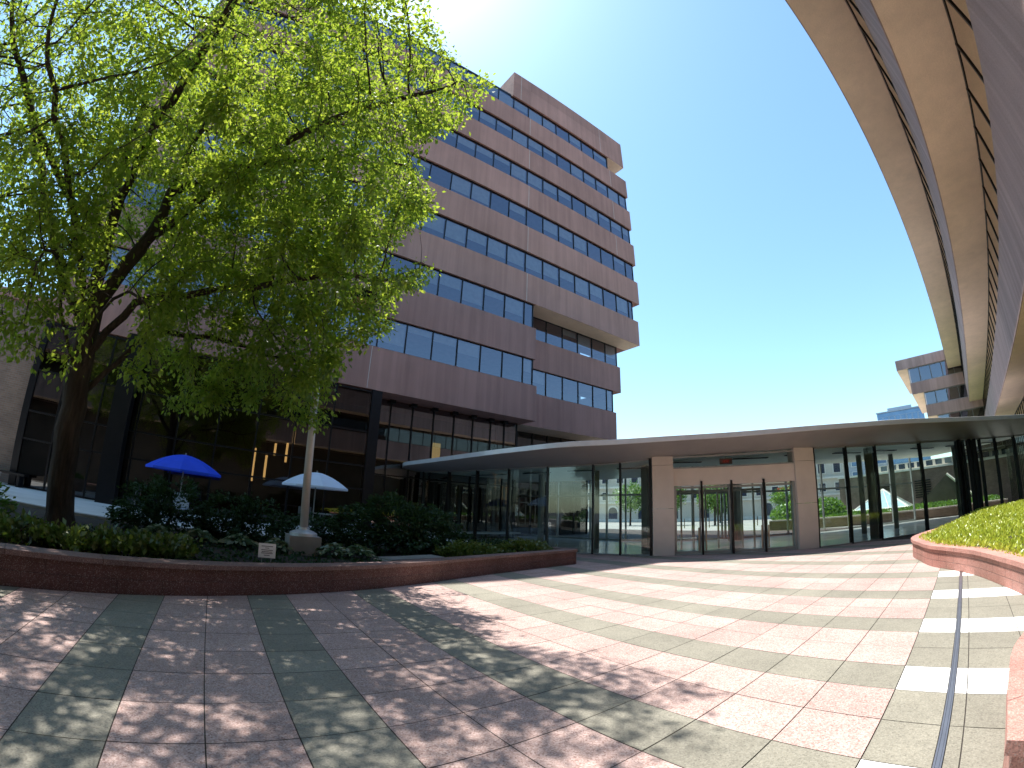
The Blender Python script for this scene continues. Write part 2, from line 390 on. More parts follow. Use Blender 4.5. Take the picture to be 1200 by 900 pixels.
# ------------------------------------------------------------------ ground and paving
g = MB(); g.face([(-900, -900, -.06), (900, -900, -.06), (900, 900, -.06), (-900, 900, -.06)]); tag(g.build('ground', M['ground']), kind='structure')
g = MB(); g.face([(-26, -14, -.008), (34, -14, -.008), (34, 30, -.008), (-26, 30, -.008)]); tag(g.build('paving_bed', M['bed']), kind='structure')
g = MB(); g.face([(30, -30, -.02), (150, -30, -.02), (150, 140, -.02), (6, 140, -.02), (6, 24, -.02), (30, 24, -.02)]); tag(g.build('street', M['street']), kind='structure')
Bx = [-15.6, -13.8, -12.0, -10.2, -8.4, -6.62, -4.82, -3.02, -1.22, .57, 2.4, 4.36, 6.33, 8.43, 10.65, 13.0, 15.45, 18.0, 20.7]
cols = []
for a, b in zip(Bx[:-1], Bx[1:]):
    wd = (b - a) * .336; mid = (a + wd + b) / 2
    cols += [(a, a + wd, 1), (a + wd, mid, 0), (mid, b, 0)]
tiles = MB(); J = .0045
def tile(x0, x1, y0, y1, m):
    dx, dy = (rng.random(2) - .5) * .004
    z = (rng.random() - .5) * .002
    tiles.face([(x0 + J, y0 + J, z), (x1 - J, y0 + J, z), (x1 - J, y1 - J, z), (x0 + J, y1 - J, z)], None, m)
ys = [.54 + .604 * k for k in range(34)]
for (x0, x1, gr) in cols:
    for y0, y1 in zip(ys[:-1], ys[1:]):
        if x1 < -7 and y0 > 13: continue
        tile(x0, x1, y0, y1, 1 if gr else 0)
    for y0, y1 in ((.108, .54), (-.05, .052), (-.62, -.05), (-1.22, -.62), (-1.82, -1.22), (-2.42, -1.82), (-3.02, -2.42), (-3.62, -3.02), (-4.22, -3.62), (-4.82, -4.22), (-5.42, -4.82)):
        tile(x0, x1, y0, y1, 2 if gr else 1)
tag(tiles.build('plaza_paving', None, mats=[M['pink'], M['grey'], M['white']]), kind='structure')
dr = thing('trench_drain', (0, .08, 0), 'long steel slot drain running straight through the grey and white paving strip', 'drain')
b = MB(); b.box(-15, 21, .054, .066, -.006, .004); b.box(-15, 21, .094, .106, -.006, .004); b.build('drain_edge', M['drain'], dr)
b = MB(); b.box(-15, 21, .068, .092, -.007, -.0015); b.build('drain_slot', M['drain'], dr)

# ------------------------------------------------------------------ leaves
LSHAPE = [(-.5, 0, 0), (0, .30, .06), (.55, 0, -.06), (0, -.30, .06)]
def leaves(name, P, D, size, mat, parent, shape=LSHAPE, flat=.55, var=.4):
    """one mesh of many leaf blades: P positions, D leaf directions"""
    P = np.asarray(P, float); n = len(P); D = np.asarray(D, float); D /= np.linalg.norm(D, axis=1)[:, None] + 1e-9
    up = rng.normal(size=(n, 3)) * flat + np.array([0, 0, 1.0]); s = np.cross(up, D); s /= np.linalg.norm(s, axis=1)[:, None] + 1e-9
    u = np.cross(D, s); sz = size * (1 - var + 2 * var * rng.random(n))[:, None]
    V = np.stack([P + sz * (a * D + b_ * s + c * u) for a, b_, c in shape], 1)
    off = np.array(parent.location) if parent is not None else 0
    V = (V - off).reshape(-1, 3); k = len(shape)
    me = bpy.data.meshes.new(name); me.vertices.add(n * k); me.vertices.foreach_set('co', V.ravel())
    me.loops.add(n * k); me.loops.foreach_set('vertex_index', np.arange(n * k, dtype=np.int32))
    me.polygons.add(n); me.polygons.foreach_set('loop_start', np.arange(0, n * k, k, dtype=np.int32))
    me.update(); me.validate(); me.materials.append(mat)
    o = bpy.data.objects.new(name, me); C.objects.link(o)
    if parent is not None: o.parent = parent
    return o
def in_ellipsoids(els, n, shell=0.0):
    """n random points spread over a union of ellipsoids (c, r), biased to the shell"""
    vol = np.array([r[0] * r[1] * r[2] for c, r in els]); pick = rng.choice(len(els), n, p=vol / vol.sum())
    d = rng.normal(size=(n, 3)); d /= np.linalg.norm(d, axis=1)[:, None]; rad = rng.random(n) ** (1 / 3)
    rad = rad * (1 - shell) + shell * (1 - (1 - rad) * .4)
    c = np.array([e[0] for e in els])[pick]; r = np.array([e[1] for e in els])[pick]
    return c + d * r * rad[:, None]

def colonize(nodes, par, attr, step=.34, infl=2.6, kill=.55, iters=120, wob=.12):
    nodes = [np.array(p, float) for p in nodes]; par = list(par)
    A = np.asarray(attr, float); alive = np.ones(len(A), bool)
    arr = np.array(nodes); d = np.linalg.norm(A[:, None] - arr[None], axis=2); near = d.argmin(1); dist = d.min(1)
    for it in range(iters):
        use = alive & (dist < infl * (4 if it < 6 else 1))
        if not use.any(): break
        acc = {}
        for i in np.where(use)[0]:
            v = A[i] - nodes[near[i]]; v = v / (np.linalg.norm(v) + 1e-9); acc.setdefault(near[i], []).append(v)
        new = []
        for k, vs in acc.items():
            v = np.sum(vs, 0) + rng.normal(size=3) * wob
            L = np.linalg.norm(v)
            if L < .05: continue
            p = nodes[k] + v / L * step; new.append((p, k))
        if not new: break
        base = len(nodes); nodes += [p for p, k in new]; par += [k for p, k in new]
        NP = np.array([p for p, k in new]); dd = np.linalg.norm(A[:, None] - NP[None], axis=2); j = dd.argmin(1); dm = dd.min(1)
        upd = dm < dist; near[upd] = base + j[upd]; dist[upd] = dm[upd]; alive &= dist > kill
    return np.array(nodes), par

def tree_mesh(nodes, par, tip, expo, cap_r, trunk_nodes, root, bmat, bname=('trunk', 'branches')):
    n = len(nodes); kids = [[] for _ in range(n)]; sub = np.ones(n)
    for i, p in enumerate(par):
        if p >= 0: kids[p].append(i)
    r = np.full(n, tip)
    for i in range(n - 1, -1, -1):
        if kids[i]: r[i] = sum(r[k] ** expo for k in kids[i]) ** (1 / expo); sub[i] = 1 + sum(sub[k] for k in kids[i])
    r = tip + (r - tip) * (cap_r - tip) / (r[0] - tip)
    mbs = (MB(), MB())
    for i in range(n):
        p = par[i]
        if p < 0 or not kids[p] or kids[p][0] != i or par[p] < 0 and False: pass
        # start a chain at each child that is not its parent's thickest continuation
        if p < 0: continue
        main = max(kids[p], key=lambda k: r[k])
        if main == i and par[p] >= 0: continue
        chain = [p, i]
        while kids[chain[-1]]: chain.append(max(kids[chain[-1]], key=lambda k: r[k]))
        rr = [min(r[c], r[i] * 1.05) if k == 0 else r[c] for k, c in enumerate(chain)]
        big = rr[1] > .035 or i < trunk_nodes
        mbs[0 if big else 1].tube([nodes[c] for c in chain], rr, 9 if rr[1] > .1 else (6 if big else 4), caps=False)
    for mb, nm in zip(mbs, bname):
        if mb.f: mb.build(nm, bmat, root, smooth=True)
    return sub, kids

def limb(nodes, par, start, pts, seg=.4):
    """append a polyline limb to the skeleton starting at node index start; returns last index"""
    last = start; cur = np.array(nodes[start], float)
    for q in pts:
        q = np.array(q, float); L = np.linalg.norm(q - cur); m = max(1, int(L / seg)); a = cur.copy()
        for t in range(1, m + 1):
            p = a + (q - a) * t / m + (rng.normal(size=3) * .03 if t < m else 0)
            nodes.append(p); par.append(last); last = len(nodes) - 1
        cur = q
    return last

def spray_leaves(nodes, par, r, kids, thin, per, size, spread, droop, name, mat, root, keep=None):
    P = []; D = []
    idx = [i for i in range(len(nodes)) if r[i] < thin and par[i] >= 0]
    dens = {}
    for i in idx:
        if kids[i] and rng.random() < .38: continue
        cell = tuple(np.floor(nodes[i] / .75).astype(int)); wgt = dens.setdefault(cell, .10 + 1.75 * rng.random() ** 1.2)
        if nodes[i][0] < -4.2 and nodes[i][2] > 6: wgt *= .5
        if nodes[i][1] < 7.6 and nodes[i][2] > 7: wgt *= .62
        if nodes[i][2] < 7.5 and nodes[i][0] > -2.5: wgt *= 1.5
        d = nodes[i] - nodes[par[i]]; d = d / (np.linalg.norm(d) + 1e-9)
        m = max(3, int((per if kids[i] else per * 2.0) * wgt))
        t = rng.random(m)[:, None]
        side = rng.normal(size=(m, 3)) * spread
        p = nodes[par[i]] + (nodes[i] - nodes[par[i]]) * t * 1.3 + side; p[:, 2] -= np.abs(side[:, 0] + side[:, 1]) * .35 * droop
        P.append(p); dd = side / spread * .6 + d * .7 + np.array([0, 0, -droop]) + rng.normal(size=(m, 3)) * .35; D.append(dd)
    P = np.concatenate(P); D = np.concatenate(D)
    if keep is not None:
        k = keep(P); P = P[k]; D = D[k]
    return leaves(name, P, D, size, mat, root)

# ------------------------------------------------------------------ the big tree
def inpoly(q, poly):
    x, y = q[:, 0], q[:, 1]; c = np.zeros(len(q), bool); n = len(poly)
    for i in range(n):
        (x1, y1), (x2, y2) = poly[i], poly[(i + 1) % n]
        if y1 == y2: continue
        k = ((y1 > y) != (y2 > y)) & (x < (x2 - x1) * (y - y1) / (y2 - y1) + x1); c ^= k
    return c
OUT = [(-900, -900), (520, -900), (500, -60), (505, 0), (520, 38), (545, 80), (588, 95), (560, 130), (528, 160), (505, 165), (478, 185), (512, 225), (508, 258), (470, 282), (440, 300), (470, 312), (520, 322), (470, 352), (440, 366), (470, 385), (425, 400), (400, 420), (395, 470), (385, 520), (345, 500), (325, 470), (300, 470), (255, 530), (215, 510), (205, 475), (165, 520), (125, 540), (104, 500), (75, 470), (30, 500), (-60, 520), (-900, 600)]
TRUNK = [(52, 625), (108, 625), (150, 430), (168, 345), (205, 235), (195, 205), (140, 215), (112, 330), (84, 480)]
def crown_keep(P, jit=0.0):
    q = seen(P) + (rng.normal(size=(len(P), 2)) * jit if jit else 0)
    bare = inpoly(q, TRUNK) & (P[:, 1] < 10.3) & (rng.random(len(P)) < .9)      # the stem stays bare below the fork
    return inpoly(q, OUT) & ~bare
t1 = thing('shade_tree', (-3.1, 10.1, .38), 'tall spreading shade tree with bright yellow-green leaves in the red planter', 'tree')
nd = [np.array((-3.1, 10.1, .30))]; pr = [-1]
f0 = limb(nd, pr, 0, [(-3.14, 10.06, .9), (-3.2, 10.0, 2.2), (-3.25, 10.0, 3.6), (-3.32, 10.0, 4.7)])
a1 = limb(nd, pr, f0, [(-3.5, 10.0, 5.9), (-3.75, 9.9, 7.2), (-4.15, 9.9, 9.2), (-4.4, 9.6, 11.6)])
b1 = limb(nd, pr, f0, [(-2.95, 9.9, 5.7), (-2.55, 9.8, 7.1), (-2.5, 9.4, 8.6), (-2.3, 8.9, 11.5)])
limb(nd, pr, f0 - 1, [(-4.3, 9.8, 5.4), (-5.4, 9.6, 7.0), (-6.6, 9.5, 8.7), (-8.0, 9.3, 10.2)])
limb(nd, pr, f0 - 2, [(-2.4, 9.6, 4.9), (-.6, 9.3, 5.6), (1.2, 8.9, 6.2), (3.2, 8.6, 6.6)])
limb(nd, pr, f0 + 4, [(-4.4, 9.3, 6.6), (-5.6, 8.4, 7.6), (-6.8, 7.2, 9.0)])
limb(nd, pr, f0 - 3, [(-2.9, 9.2, 4.4), (-2.3, 8.5, 4.7), (-1.9, 7.9, 4.4)])
limb(nd, pr, a1 - 12, [(-3.2, 8.6, 8.2), (-2.6, 7.0, 9.6), (-2.2, 5.4, 10.6)])
limb(nd, pr, b1 - 12, [(-1.2, 8.6, 7.8), (.4, 7.4, 9.2), (2.4, 6.0, 10.2)])
limb(nd, pr, b1 - 9, [(-1.0, 9.3, 8.8), (.9, 9.0, 9.6), (2.6, 8.6, 9.9)])
limb(nd, pr, f0 - 4, [(-2.2, 10.6, 4.6), (-.8, 11.0, 5.0), (1.0, 11.2, 4.9)])
limb(nd, pr, f0 - 3, [(-3.7, 9.2, 4.3), (-3.5, 8.2, 4.8), (-3.4, 7.3, 4.6)])
limb(nd, pr, f0 - 1, [(-3.6, 9.0, 5.3), (-4.0, 7.6, 6.3), (-4.6, 6.2, 7.2)])
skel = len(nd)
els = [((-3.0, 8.6, 9.6), (6.6, 5.2, 4.2)), ((-6.6, 8.8, 8.0), (3.4, 3.6, 3.8)), ((1.6, 8.4, 7.6), (3.4, 3.2, 3.4)), ((1.8, 9.4, 5.2), (2.6, 2.0, 2.2)),
       ((2.4, 6.4, 9.6), (2.4, 2.4, 1.6)), ((-1.0, 10.4, 4.6), (2.4, 1.6, 1.6)), ((-.6, 9.6, 6.6), (3.0, 2.2, 1.8)), ((-3.3, 7.6, 4.3), (1.0, 1.2, 1.5)), ((-3.5, 8.4, 5.0), (.8, 1.0, 1.6)), ((-.9, 8.6, 5.4), (2.0, 1.3, 1.2)), ((-4.2, 7.2, 6.2), (1.6, 1.5, 1.6)), ((2.9, 8.3, 6.2), (1.5, 1.3, 1.4)), ((3.0, 5.7, 10.2), (1.4, 1.2, 1.0)), ((-1.5, 5.6, 9.6), (4.2, 2.6, 1.6))]
at = in_ellipsoids(els, 14500, .25)
at = np.concatenate([at, in_ellipsoids([((3.1, 5.8, 10.3), (1.2, 1.0, .8)), ((2.0, 6.6, 10.6), (1.6, 1.4, 1.0)), ((-3.3, 7.6, 4.3), (1.1, 1.3, 1.7)), ((-3.7, 8.0, 5.8), (1.2, 1.5, 1.5)), ((-1.75, 7.8, 3.8), (.5, .8, 1.0))], 2000, .2)])
at = at[crown_keep(at)]; at = at[at[:, 2] > 2.9]
at = at[np.linalg.norm(at - np.array([-3.2, 10, 3.5]), axis=1) > 2.0]
nodes, par = colonize(nd, pr, at, step=.29, infl=2.2, kill=.38, iters=110)
r, kids = tree_mesh(nodes, par, .0055, 2.25, .262, skel, t1, M['bark'])
b = MB(); b.tube([(-3.1, 10.1, .28), (-3.1, 10.1, .42), (-3.105, 10.09, .62), (-3.12, 10.08, 1.1)], [.42, .34, .28, .25], 14, caps=False); b.build('root_flare', M['bark'], t1, smooth=True)
spray_leaves(nodes, par, r, kids, 11, 36, .098, .14, .6, 'crown', M['leaf'], t1, keep=lambda P: crown_keep(P, 9))
# ------------------------------------------------------------------ left planter
PL = [(-13.0, .6), (-9.0, 2.9), (-6.2, 4.55), (-4.3, 5.6), (-3.3, 6.08), (-2.5, 6.40), (-1.9, 6.62), (-1.25, 6.83), (-.64, 7.02), (-.04, 7.21), (.58, 7.40), (1.22, 7.57), (1.83, 7.75), (2.46, 7.94), (3.2, 8.19), (4.2, 8.56), (5.3, 8.98), (6.5, 9.36), (7.75, 9.64), (9.0, 9.84), (9.86, 9.95)]
PLB = [(9.98, 10.05), (10.0, 10.3), (9.85, 10.9), (9.5, 11.7), (8.6, 13.0)]
pl = thing('planter', (0, 7.2, 0), 'long low red granite planter wall along the left of the plaza, in shade', 'planter')
full = PL + PLB
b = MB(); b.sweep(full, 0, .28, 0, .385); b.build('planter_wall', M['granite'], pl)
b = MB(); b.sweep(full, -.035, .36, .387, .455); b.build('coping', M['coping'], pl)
sp = [(x, y) for x, y in full]; poly = [(x, y + .15) for x, y in PL] + [(9.7, 10.9), (8.4, 13.0), (8.4, 13.4), (-13, 13.4)]
b = MB(); b.face([(x, y, .34) for x, y in poly]); tag(b.build('soil', M['soil']), kind='structure')
b = MB(); b.box(-26, 9.2, 13.4, 21.35, .0, .36); tag(b.build('terrace', M['terrace']), kind='structure')
b = MB(); b.box(-13.2, 8.42, 13.12, 13.38, .0, .41); tag(b.build('kerb', M['concrete']), kind='structure')

# ------------------------------------------------------------------ right planter
PR = [(24.0, -.6), (20.6, .25), (17.8, 1.05), (16.0, 1.38), (14.9, 1.42), (14.1, 1.30), (13.4, 1.10), (12.75, .92), (12.2, .70), (11.7, .38), (11.05, .0), (10.37, -.30), (9.3, -.63), (8.4, -.88), (7.3, -1.10), (6.3, -1.13), (5.5, -.95), (4.75, -.64), (4.0, -.40), (3.2, -.31), (2.52, -.28), (2.50, -.60), (2.50, -3.6)]
def smooth(P, n=4):
    P = [np.array(p, float) for p in P]; out = []
    Q = [2 * P[0] - P[1]] + P + [2 * P[-1] - P[-2]]
    for i in range(1, len(Q) - 2):
        a, b_, c, d = Q[i - 1:i + 3]
        for k in range(n):
            t = k / n; out.append(tuple(.5 * (2 * b_ + (c - a) * t + (2 * a - 5 * b_ + 4 * c - d) * t * t + (3 * b_ - a - 3 * c + d) * t ** 3)))
    out.append(tuple(P[-1])); return out
PRs = smooth(PR[:-3], 4) + PR[-3:]
rp = thing('planter', (8, -2, 0), 'winding pink granite planter filled with bright yellow-green ground cover, in full sun', 'planter')
b = MB(); b.sweep(PRs, .0, .28, 0, .395); b.build('planter_wall', M['pgranite'], rp)
b = MB(); b.sweep(PRs, -.04, .36, .397, .475); b.build('coping', M['pcoping'], rp)
inner = [(x, y - .2) for x, y in PRs[:-3]] + [(2.7, -.6), (2.7, -4.6), (24, -4.6)]
# mounded soil as a grid clipped to the planter
def insidePR(P): return inpoly(P, inner)
gx = np.linspace(2.4, 24, 73); gy = np.linspace(-4.6, 1.3, 25); b = MB()
def mound(x, y): return .36 + .34 * max(0, min(1, (x - 9) / 5)) * max(0, min(1, (.9 - y) / 1.8)) + .10 * max(0, min(1, (-y - 1) / 1.5))
for i in range(len(gx) - 1):
    for j in range(len(gy) - 1):
        c = np.array([[(gx[i] + gx[i + 1]) / 2, (gy[j] + gy[j + 1]) / 2]])
        if insidePR(c)[0]:
            q = [(gx[i], gy[j]), (gx[i + 1], gy[j]), (gx[i + 1], gy[j + 1]), (gx[i], gy[j + 1])]
            b.face([(x, y, mound(x, y)) for x, y in q])
tag(b.build('planter_soil', M['soil']), kind='structure')
n = 80000; P = np.c_[2.7 + 20.8 * rng.random(n), rng.uniform(-4.4, 1.4, n)]; P = P[insidePR(P)]
zz = np.array([mound(x, y) for x, y in P]); hgt = rng.random(len(P)) ** 1.3 * .14
D = np.c_[rng.normal(size=len(P)) * .55, rng.normal(size=len(P)) * .55, np.full(len(P), .9)]
tag(leaves('ground_cover', np.c_[P, zz + .02 + hgt], D, .085, M['leafyel'], None, shape=[(-.5, 0, 0), (0, .16, .02), (.6, 0, -.05), (0, -.16, .02)]), kind='stuff')

# ------------------------------------------------------------------ shrubs and low plants in the left planter
def shrub(loc, els, n, size, mat, label, group=None, stems=7, name='shrub', droop=.2, cat='shrub'):
    t = thing(name, loc, label, cat, group); b = MB()
    c0 = np.array(loc)
    for k in range(stems):
        c, r_ = els[k % len(els)]; q = np.array(c) + rng.normal(size=3) * np.array(r_) * .4
        b.tube([c0 + rng.normal(size=3) * np.array([.12, .12, 0]), (c0 + q) / 2 + rng.normal(size=3) * .06, q], [.022, .015, .006], 5)
    b.build('stem', M['bark'], t)
    cl = in_ellipsoids(els, max(30, n // 26), .75); cl = cl[cl[:, 2] > loc[2] + .02]
    cs = rng.integers(0, len(cl), n); P = cl[cs] + rng.normal(size=(n, 3)) * np.array([.09, .09, .06])
    ctr = np.array([e[0] for e in els]).mean(0); D = (P - ctr) * .8 + rng.normal(size=(n, 3)) * .35 + np.array([0, 0, .15 - droop])
    k = P[:, 2] > loc[2]; leaves('foliage', P[k], D[k], size, mat, t); return t
shrub((4.5, 11.2, .34), [((3.5, 11.1, .95), (.75, .7, .6)), ((4.4, 11.3, 1.15), (.95, .8, .7)), ((5.4, 11.4, 1.0), (.9, .8, .65)), ((6.1, 11.5, .75), (.7, .7, .42)), ((4.4, 10.9, .6), (1.5, .7, .34))], 16000, .085, M['leafdark'], 'big dark green yew shrub left of the glass pavilion')
shrub((-1.2, 11.8, .34), [((-1.6, 11.8, 1.0), (.7, .7, .65)), ((-.9, 11.9, 1.05), (.8, .7, .65)), ((-1.2, 11.7, .62), (1.3, .7, .34))], 6000, .085, M['leafdark'], 'tall dark shrub below the blue umbrella')
shrub((.6, 11.8, .34), [((.3, 11.8, .95), (.8, .7, .6)), ((1.1, 11.8, .85), (.75, .7, .52)), ((.8, 11.6, .6), (1.3, .7, .34))], 5600, .085, M['leafdark'], 'dark shrub between the blue umbrella and the lamp post')
shrub((2.6, 12.3, .34), [((2.4, 12.3, .75), (.8, .5, .42)), ((3.1, 12.4, .7), (.6, .5, .36))], 3000, .085, M['leafdark'], 'low dark shrub right behind the lamp post')
shrub((-5.2, 9.3, .34), [((-5.3, 9.3, .75), (1.1, .8, .42)), ((-4.4, 9.0, .65), (.7, .7, .32))], 3600, .10, M['hedge'], 'broad-leaved glossy bush left of the tree trunk', droop=.0)
low = [((-3.9, 7.9), 'yellowish low plant at the left end of the planter below the trunk'), ((-3.0, 7.7), 'low bright plant in front of the tree trunk'), ((-2.2, 7.75), 'low leafy plant right in front of the coping under the trunk'), ((-1.5, 7.95), 'low yellow-green plant right of the trunk'), ((-.8, 8.2), 'last yellow-green plant of the row towards the white sign')]
for (x, y), lb in low:
    shrub((x, y, .34), [((x, y, .50), (.50, .36, .17))], 900, .10, M['leaflow'], lb, 'low yellow-green plants along the coping', 3, 'low_plant', -.3, 'plant')
hos = [((2.55, 10.0), 'striped hosta clump just right of the lamp post base'), ((3.05, 9.75), 'striped hosta clump further right of the lamp post, before the dark yew'), ((1.35, 10.2), 'striped hosta clump just left of the lamp post base'), ((.55, 10.5), 'striped hosta clump second to the left of the lamp post'), ((-.3, 10.7), 'small striped hosta clump below the dark shrubs'), ((-1.2, 10.6), 'striped hosta clump farthest left under the blue umbrella shrub')]
HS = [(-.5, 0, 0), (-.1, .24, .08), (.3, .17, .07), (.55, 0, -.12), (.3, -.17, .07), (-.1, -.24, .08)]
for (x, y), lb in hos:
    t = thing('hosta', (x, y, .34), lb, 'plant', 'striped hostas'); m = 110
    a = rng.random(m) * 2 * PI; rr = rng.random(m) ** .6 * .36
    P = np.c_[x + np.cos(a) * rr, y + np.sin(a) * rr, .40 + .20 * (1 - rr / .4) + rng.random(m) * .06]
    leaves('foliage', P, np.c_[np.cos(a), np.sin(a), .25 - rr], .17, M['hosta'], t, shape=HS)
for (x, y, rx, ry), lb in [((7.2, 11.3, 1.5, .55), 'low spreading juniper behind the right part of the red planter'), ((8.3, 10.6, 1.0, .4), 'bright low juniper at the right end of the red planter'), ((6.2, 10.35, .9, .4), 'bright low juniper right of the grey stone slab')]:
    shrub((x, y, .34), [((x, y, .46), (rx, ry, .22))], 2600, .075, M['leaflow'] if ry < .5 else M['leafdark'], lb, 'low junipers', 3, 'low_plant', -.2, 'plant')
n = 2600; P = np.c_[rng.uniform(-4, 3.4, n), rng.uniform(7.6, 10.8, n), .35 + rng.random(n) * .07]; P = P[P[:, 1] > np.interp(P[:, 0], [p[0] for p in PL], [p[1] for p in PL]) + .45]; n = len(P)
tag(leaves('undergrowth', P, rng.normal(size=(n, 3)) + np.array([0, 0, .5]), .085, M['leafdark'], None), kind='stuff')
sl_ = thing('stone_slab', (4.5, 9.5, .34), 'flat grey stone slab lying in the planter by the coping', 'slab')
b = MB(); b.prism([(3.55, 8.95), (5.05, 9.42), (4.95, 9.95), (3.4, 9.42)], .34, .44); b.build('slab_top', M['steel'], sl_)
b = MB(); b.prism([(3.47, 8.90), (5.12, 9.41), (5.0, 10.02), (3.32, 9.45)], .30, .405); b.build('slab_frame', M['concrete'], sl_)
sg = thing('planter_sign', (.93, 8.3, .34), 'small white notice on short stakes in the planter bed', 'sign')
def oriented(cx, cy, cz, w_, h_, d_, name, mat, parent, fx, fy, tilt=0):
    """upright plate of w_ x h_ facing direction (fx, fy)"""
    f = Vector((fx, fy, 0)).normalized(); s_ = Vector((-f.y, f.x, 0)); u = Vector((0, 0, 1)) * math.cos(tilt) - f * math.sin(tilt); nn = s_.cross(u)
    nn = nn if nn.dot(f) > 0 else -nn; c = Vector((cx, cy, cz)); b = MB()
    P = [c + s_ * (a * w_ / 2) + u * (bb * h_ / 2) + nn * (e * d_ / 2) for e in (-1, 1) for (a, bb) in ((-1, -1), (1, -1), (1, 1), (-1, 1))]
    for q in ((0, 1, 2, 3), (7, 6, 5, 4), (0, 4, 5, 1), (1, 5, 6, 2), (2, 6, 7, 3), (3, 7, 4, 0)): b.face([P[k] for k in q])
    return b.build(name, mat, parent), s_, u, nn
pt, s_, u_, n_ = oriented(.93, 8.3, .60, .30, .25, .012, 'sign_plate', M['signwhite'], sg, -.11, -.99, .12)
for k, (dz, ww) in enumerate(((.075, .2), (.045, .07), (.01, .2), (-.02, .18), (-.045, .2), (-.08, .1))):
    c = Vector((.93, 8.3, .60)) + u_ * dz + n_ * .0075
    oriented(c.x, c.y, c.z, ww, .011, .002, 'text_line', M['ink'], sg, -.11, -.99, .12)
for x in (.85, 1.01):
    b = MB(); b.tube([(x, 8.31, .3), (x, 8.31, .5)], .009, 6); b.build('stake', M['steel'], sg)

# lamp post
lp = thing('lamp_post', (1.93, 10.35, .34), 'pale grey lamp post on a square concrete block in the planter', 'lamp post')
b = MB(); b.box(1.58, 2.28, 10.0, 10.7, .30, .74); b.build('concrete_base', M['concrete'], lp)
b = MB(); b.lathe([(.0, .742), (.31, .742), (.31, .80), (.24, .84), (.14, .875), (.115, .88), (.115, .93), (0, .93)], 1.93, 10.35, 24); b.build('collar', M['aluminium'], lp, smooth=False)
b = MB(); b.tube([(1.93, 10.35, .93), (1.88, 10.35, 3.0), (1.80, 10.35, 5.0), (1.72, 10.35, 6.75)], [.095, .088, .078, .064], 16); b.build('pole', M['pole'], lp, smooth=True)
b = MB(); b.tube([(1.74, 10.35, 6.5), (2.1, 10.3, 6.62), (2.35, 10.26, 6.66)], .03, 8); b.build('arm', M['pole'], lp)
hd = MB(); hd.box(2.32, 2.92, 10.0, 10.5, 6.56, 6.80); hd = hd.build('lamp_head', M['dark'], lp)
b = MB(); b.box(2.38, 2.86, 10.06, 10.44, 6.535, 6.556); b.build('lens', M['lens'], hd, local=False)

# ------------------------------------------------------------------ umbrellas, tables and chairs on the terrace
def umbrella(loc, rad, zr, zt, mat, label):
    x, y, z = loc; t = thing('patio_umbrella', loc, label, 'umbrella'); b = MB(); n = 8; k = 6
    def P(a, f):
        A = 2 * PI * a / n; sag = 1 - .07 * math.sin(f * PI) ; return (x + math.cos(A) * rad * f, y + math.sin(A) * rad * f, zt + (zr - zt) * (f ** 1.75))
    for a in range(n):
        for j in range(k):
            f0_, f1_ = j / k, (j + 1) / k
            m0 = lambda f: tuple((np.array(P(a, f)) + np.array(P(a + 1, f))) / 2 - np.array([0, 0, .035 * f]))
            for (u0, u1) in ((lambda f: P(a, f), m0), (m0, lambda f: P(a + 1, f))):
                b.face([u0(f0_), u0(f1_), u1(f1_), u1(f0_)] if j else [u0(0), u0(f1_), u1(f1_)])
        A0, A1 = P(a, 1), P(a + 1, 1); b.face([A0, A1, (A1[0], A1[1], A1[2] - .07), (A0[0], A0[1], A0[2] - .07)])
    b.build('canopy', mat, t)
    b = MB(); b.tube([(x, y, z), (x, y, zt + .06)], .024, 8); b.build('pole', M['steel'], t)
    b = MB(); b.lathe([(.26, z), (.26, z + .05), (.06, z + .1), (.04, z + .2)], x, y, 16); b.build('base', M['chairdark'], t)
    for a in range(n):
        q = MB(); q.tube([(x, y, zt - .10), tuple(np.array(P(a, .97)) - np.array([0, 0, .03]))], .008, 4); q.build('rib', M['steel'], t)
    return t
umbrella((-1.25, 16.6, .36), 1.28, 1.98, 2.50, M['blue'], 'bright blue patio umbrella on the terrace')
umbrella((3.35, 16.4, .36), 1.22, 2.02, 2.52, M['offwhite'], 'pale bluish white patio umbrella behind the lamp post')
def table(loc, label):
    x, y, z = loc; t = thing('patio_table', loc, label, 'table')
    b = MB(); b.lathe([(0, z + .70), (.48, z + .70), (.48, z + .73), (0, z + .73)], x, y, 20); b.build('table_top', M['steel'], t)
    for k in range(4):
        a = PI / 4 + k * PI / 2; b = MB(); b.tube([(x + .36 * math.cos(a), y + .36 * math.sin(a), z), (x + .3 * math.cos(a), y + .3 * math.sin(a), z + .69)], .015, 6); b.build('leg', M['steel'], t)
table((-1.55, 15.95, .36), 'round patio table in front of the blue umbrella pole'); table((3.75, 15.8, .36), 'round patio table in front of the white umbrella pole')
def chair(loc, rz, mat, label):
    t = thing('patio_chair', loc, label, 'chair', 'patio chairs on the terrace', rz)
    b = MB(); b.box(-.24, .24, -.24, .22, .42, .455); b.build('seat', mat, t, local=True)
    b = MB(); b.obox((-.24, .24), (.24, .24), 0, .03, .50, .92); b.build('backrest', mat, t, local=True)
    for sx in (-.225, .225):
        for sy in (-.22, .235):
            b = MB(); b.tube([(sx, sy, 0), (sx, sy, .42 if sy < 0 else .92)], .014, 6); b.build('leg', M['steel'], t, local=True)
chair((-1.0, 15.1, .36), 2.9, M['chair'], 'pale blue patio chair seen between the dark shrubs'); chair((-2.3, 15.9, .36), 1.4, M['chairdark'], 'dark patio chair left of the blue umbrella table')
chair((3.0, 15.5, .36), 2.4, M['chairdark'], 'dark patio chair left of the white umbrella table'); chair((4.6, 15.7, .36), -1.4, M['chair'], 'pale patio chair right of the white umbrella table')
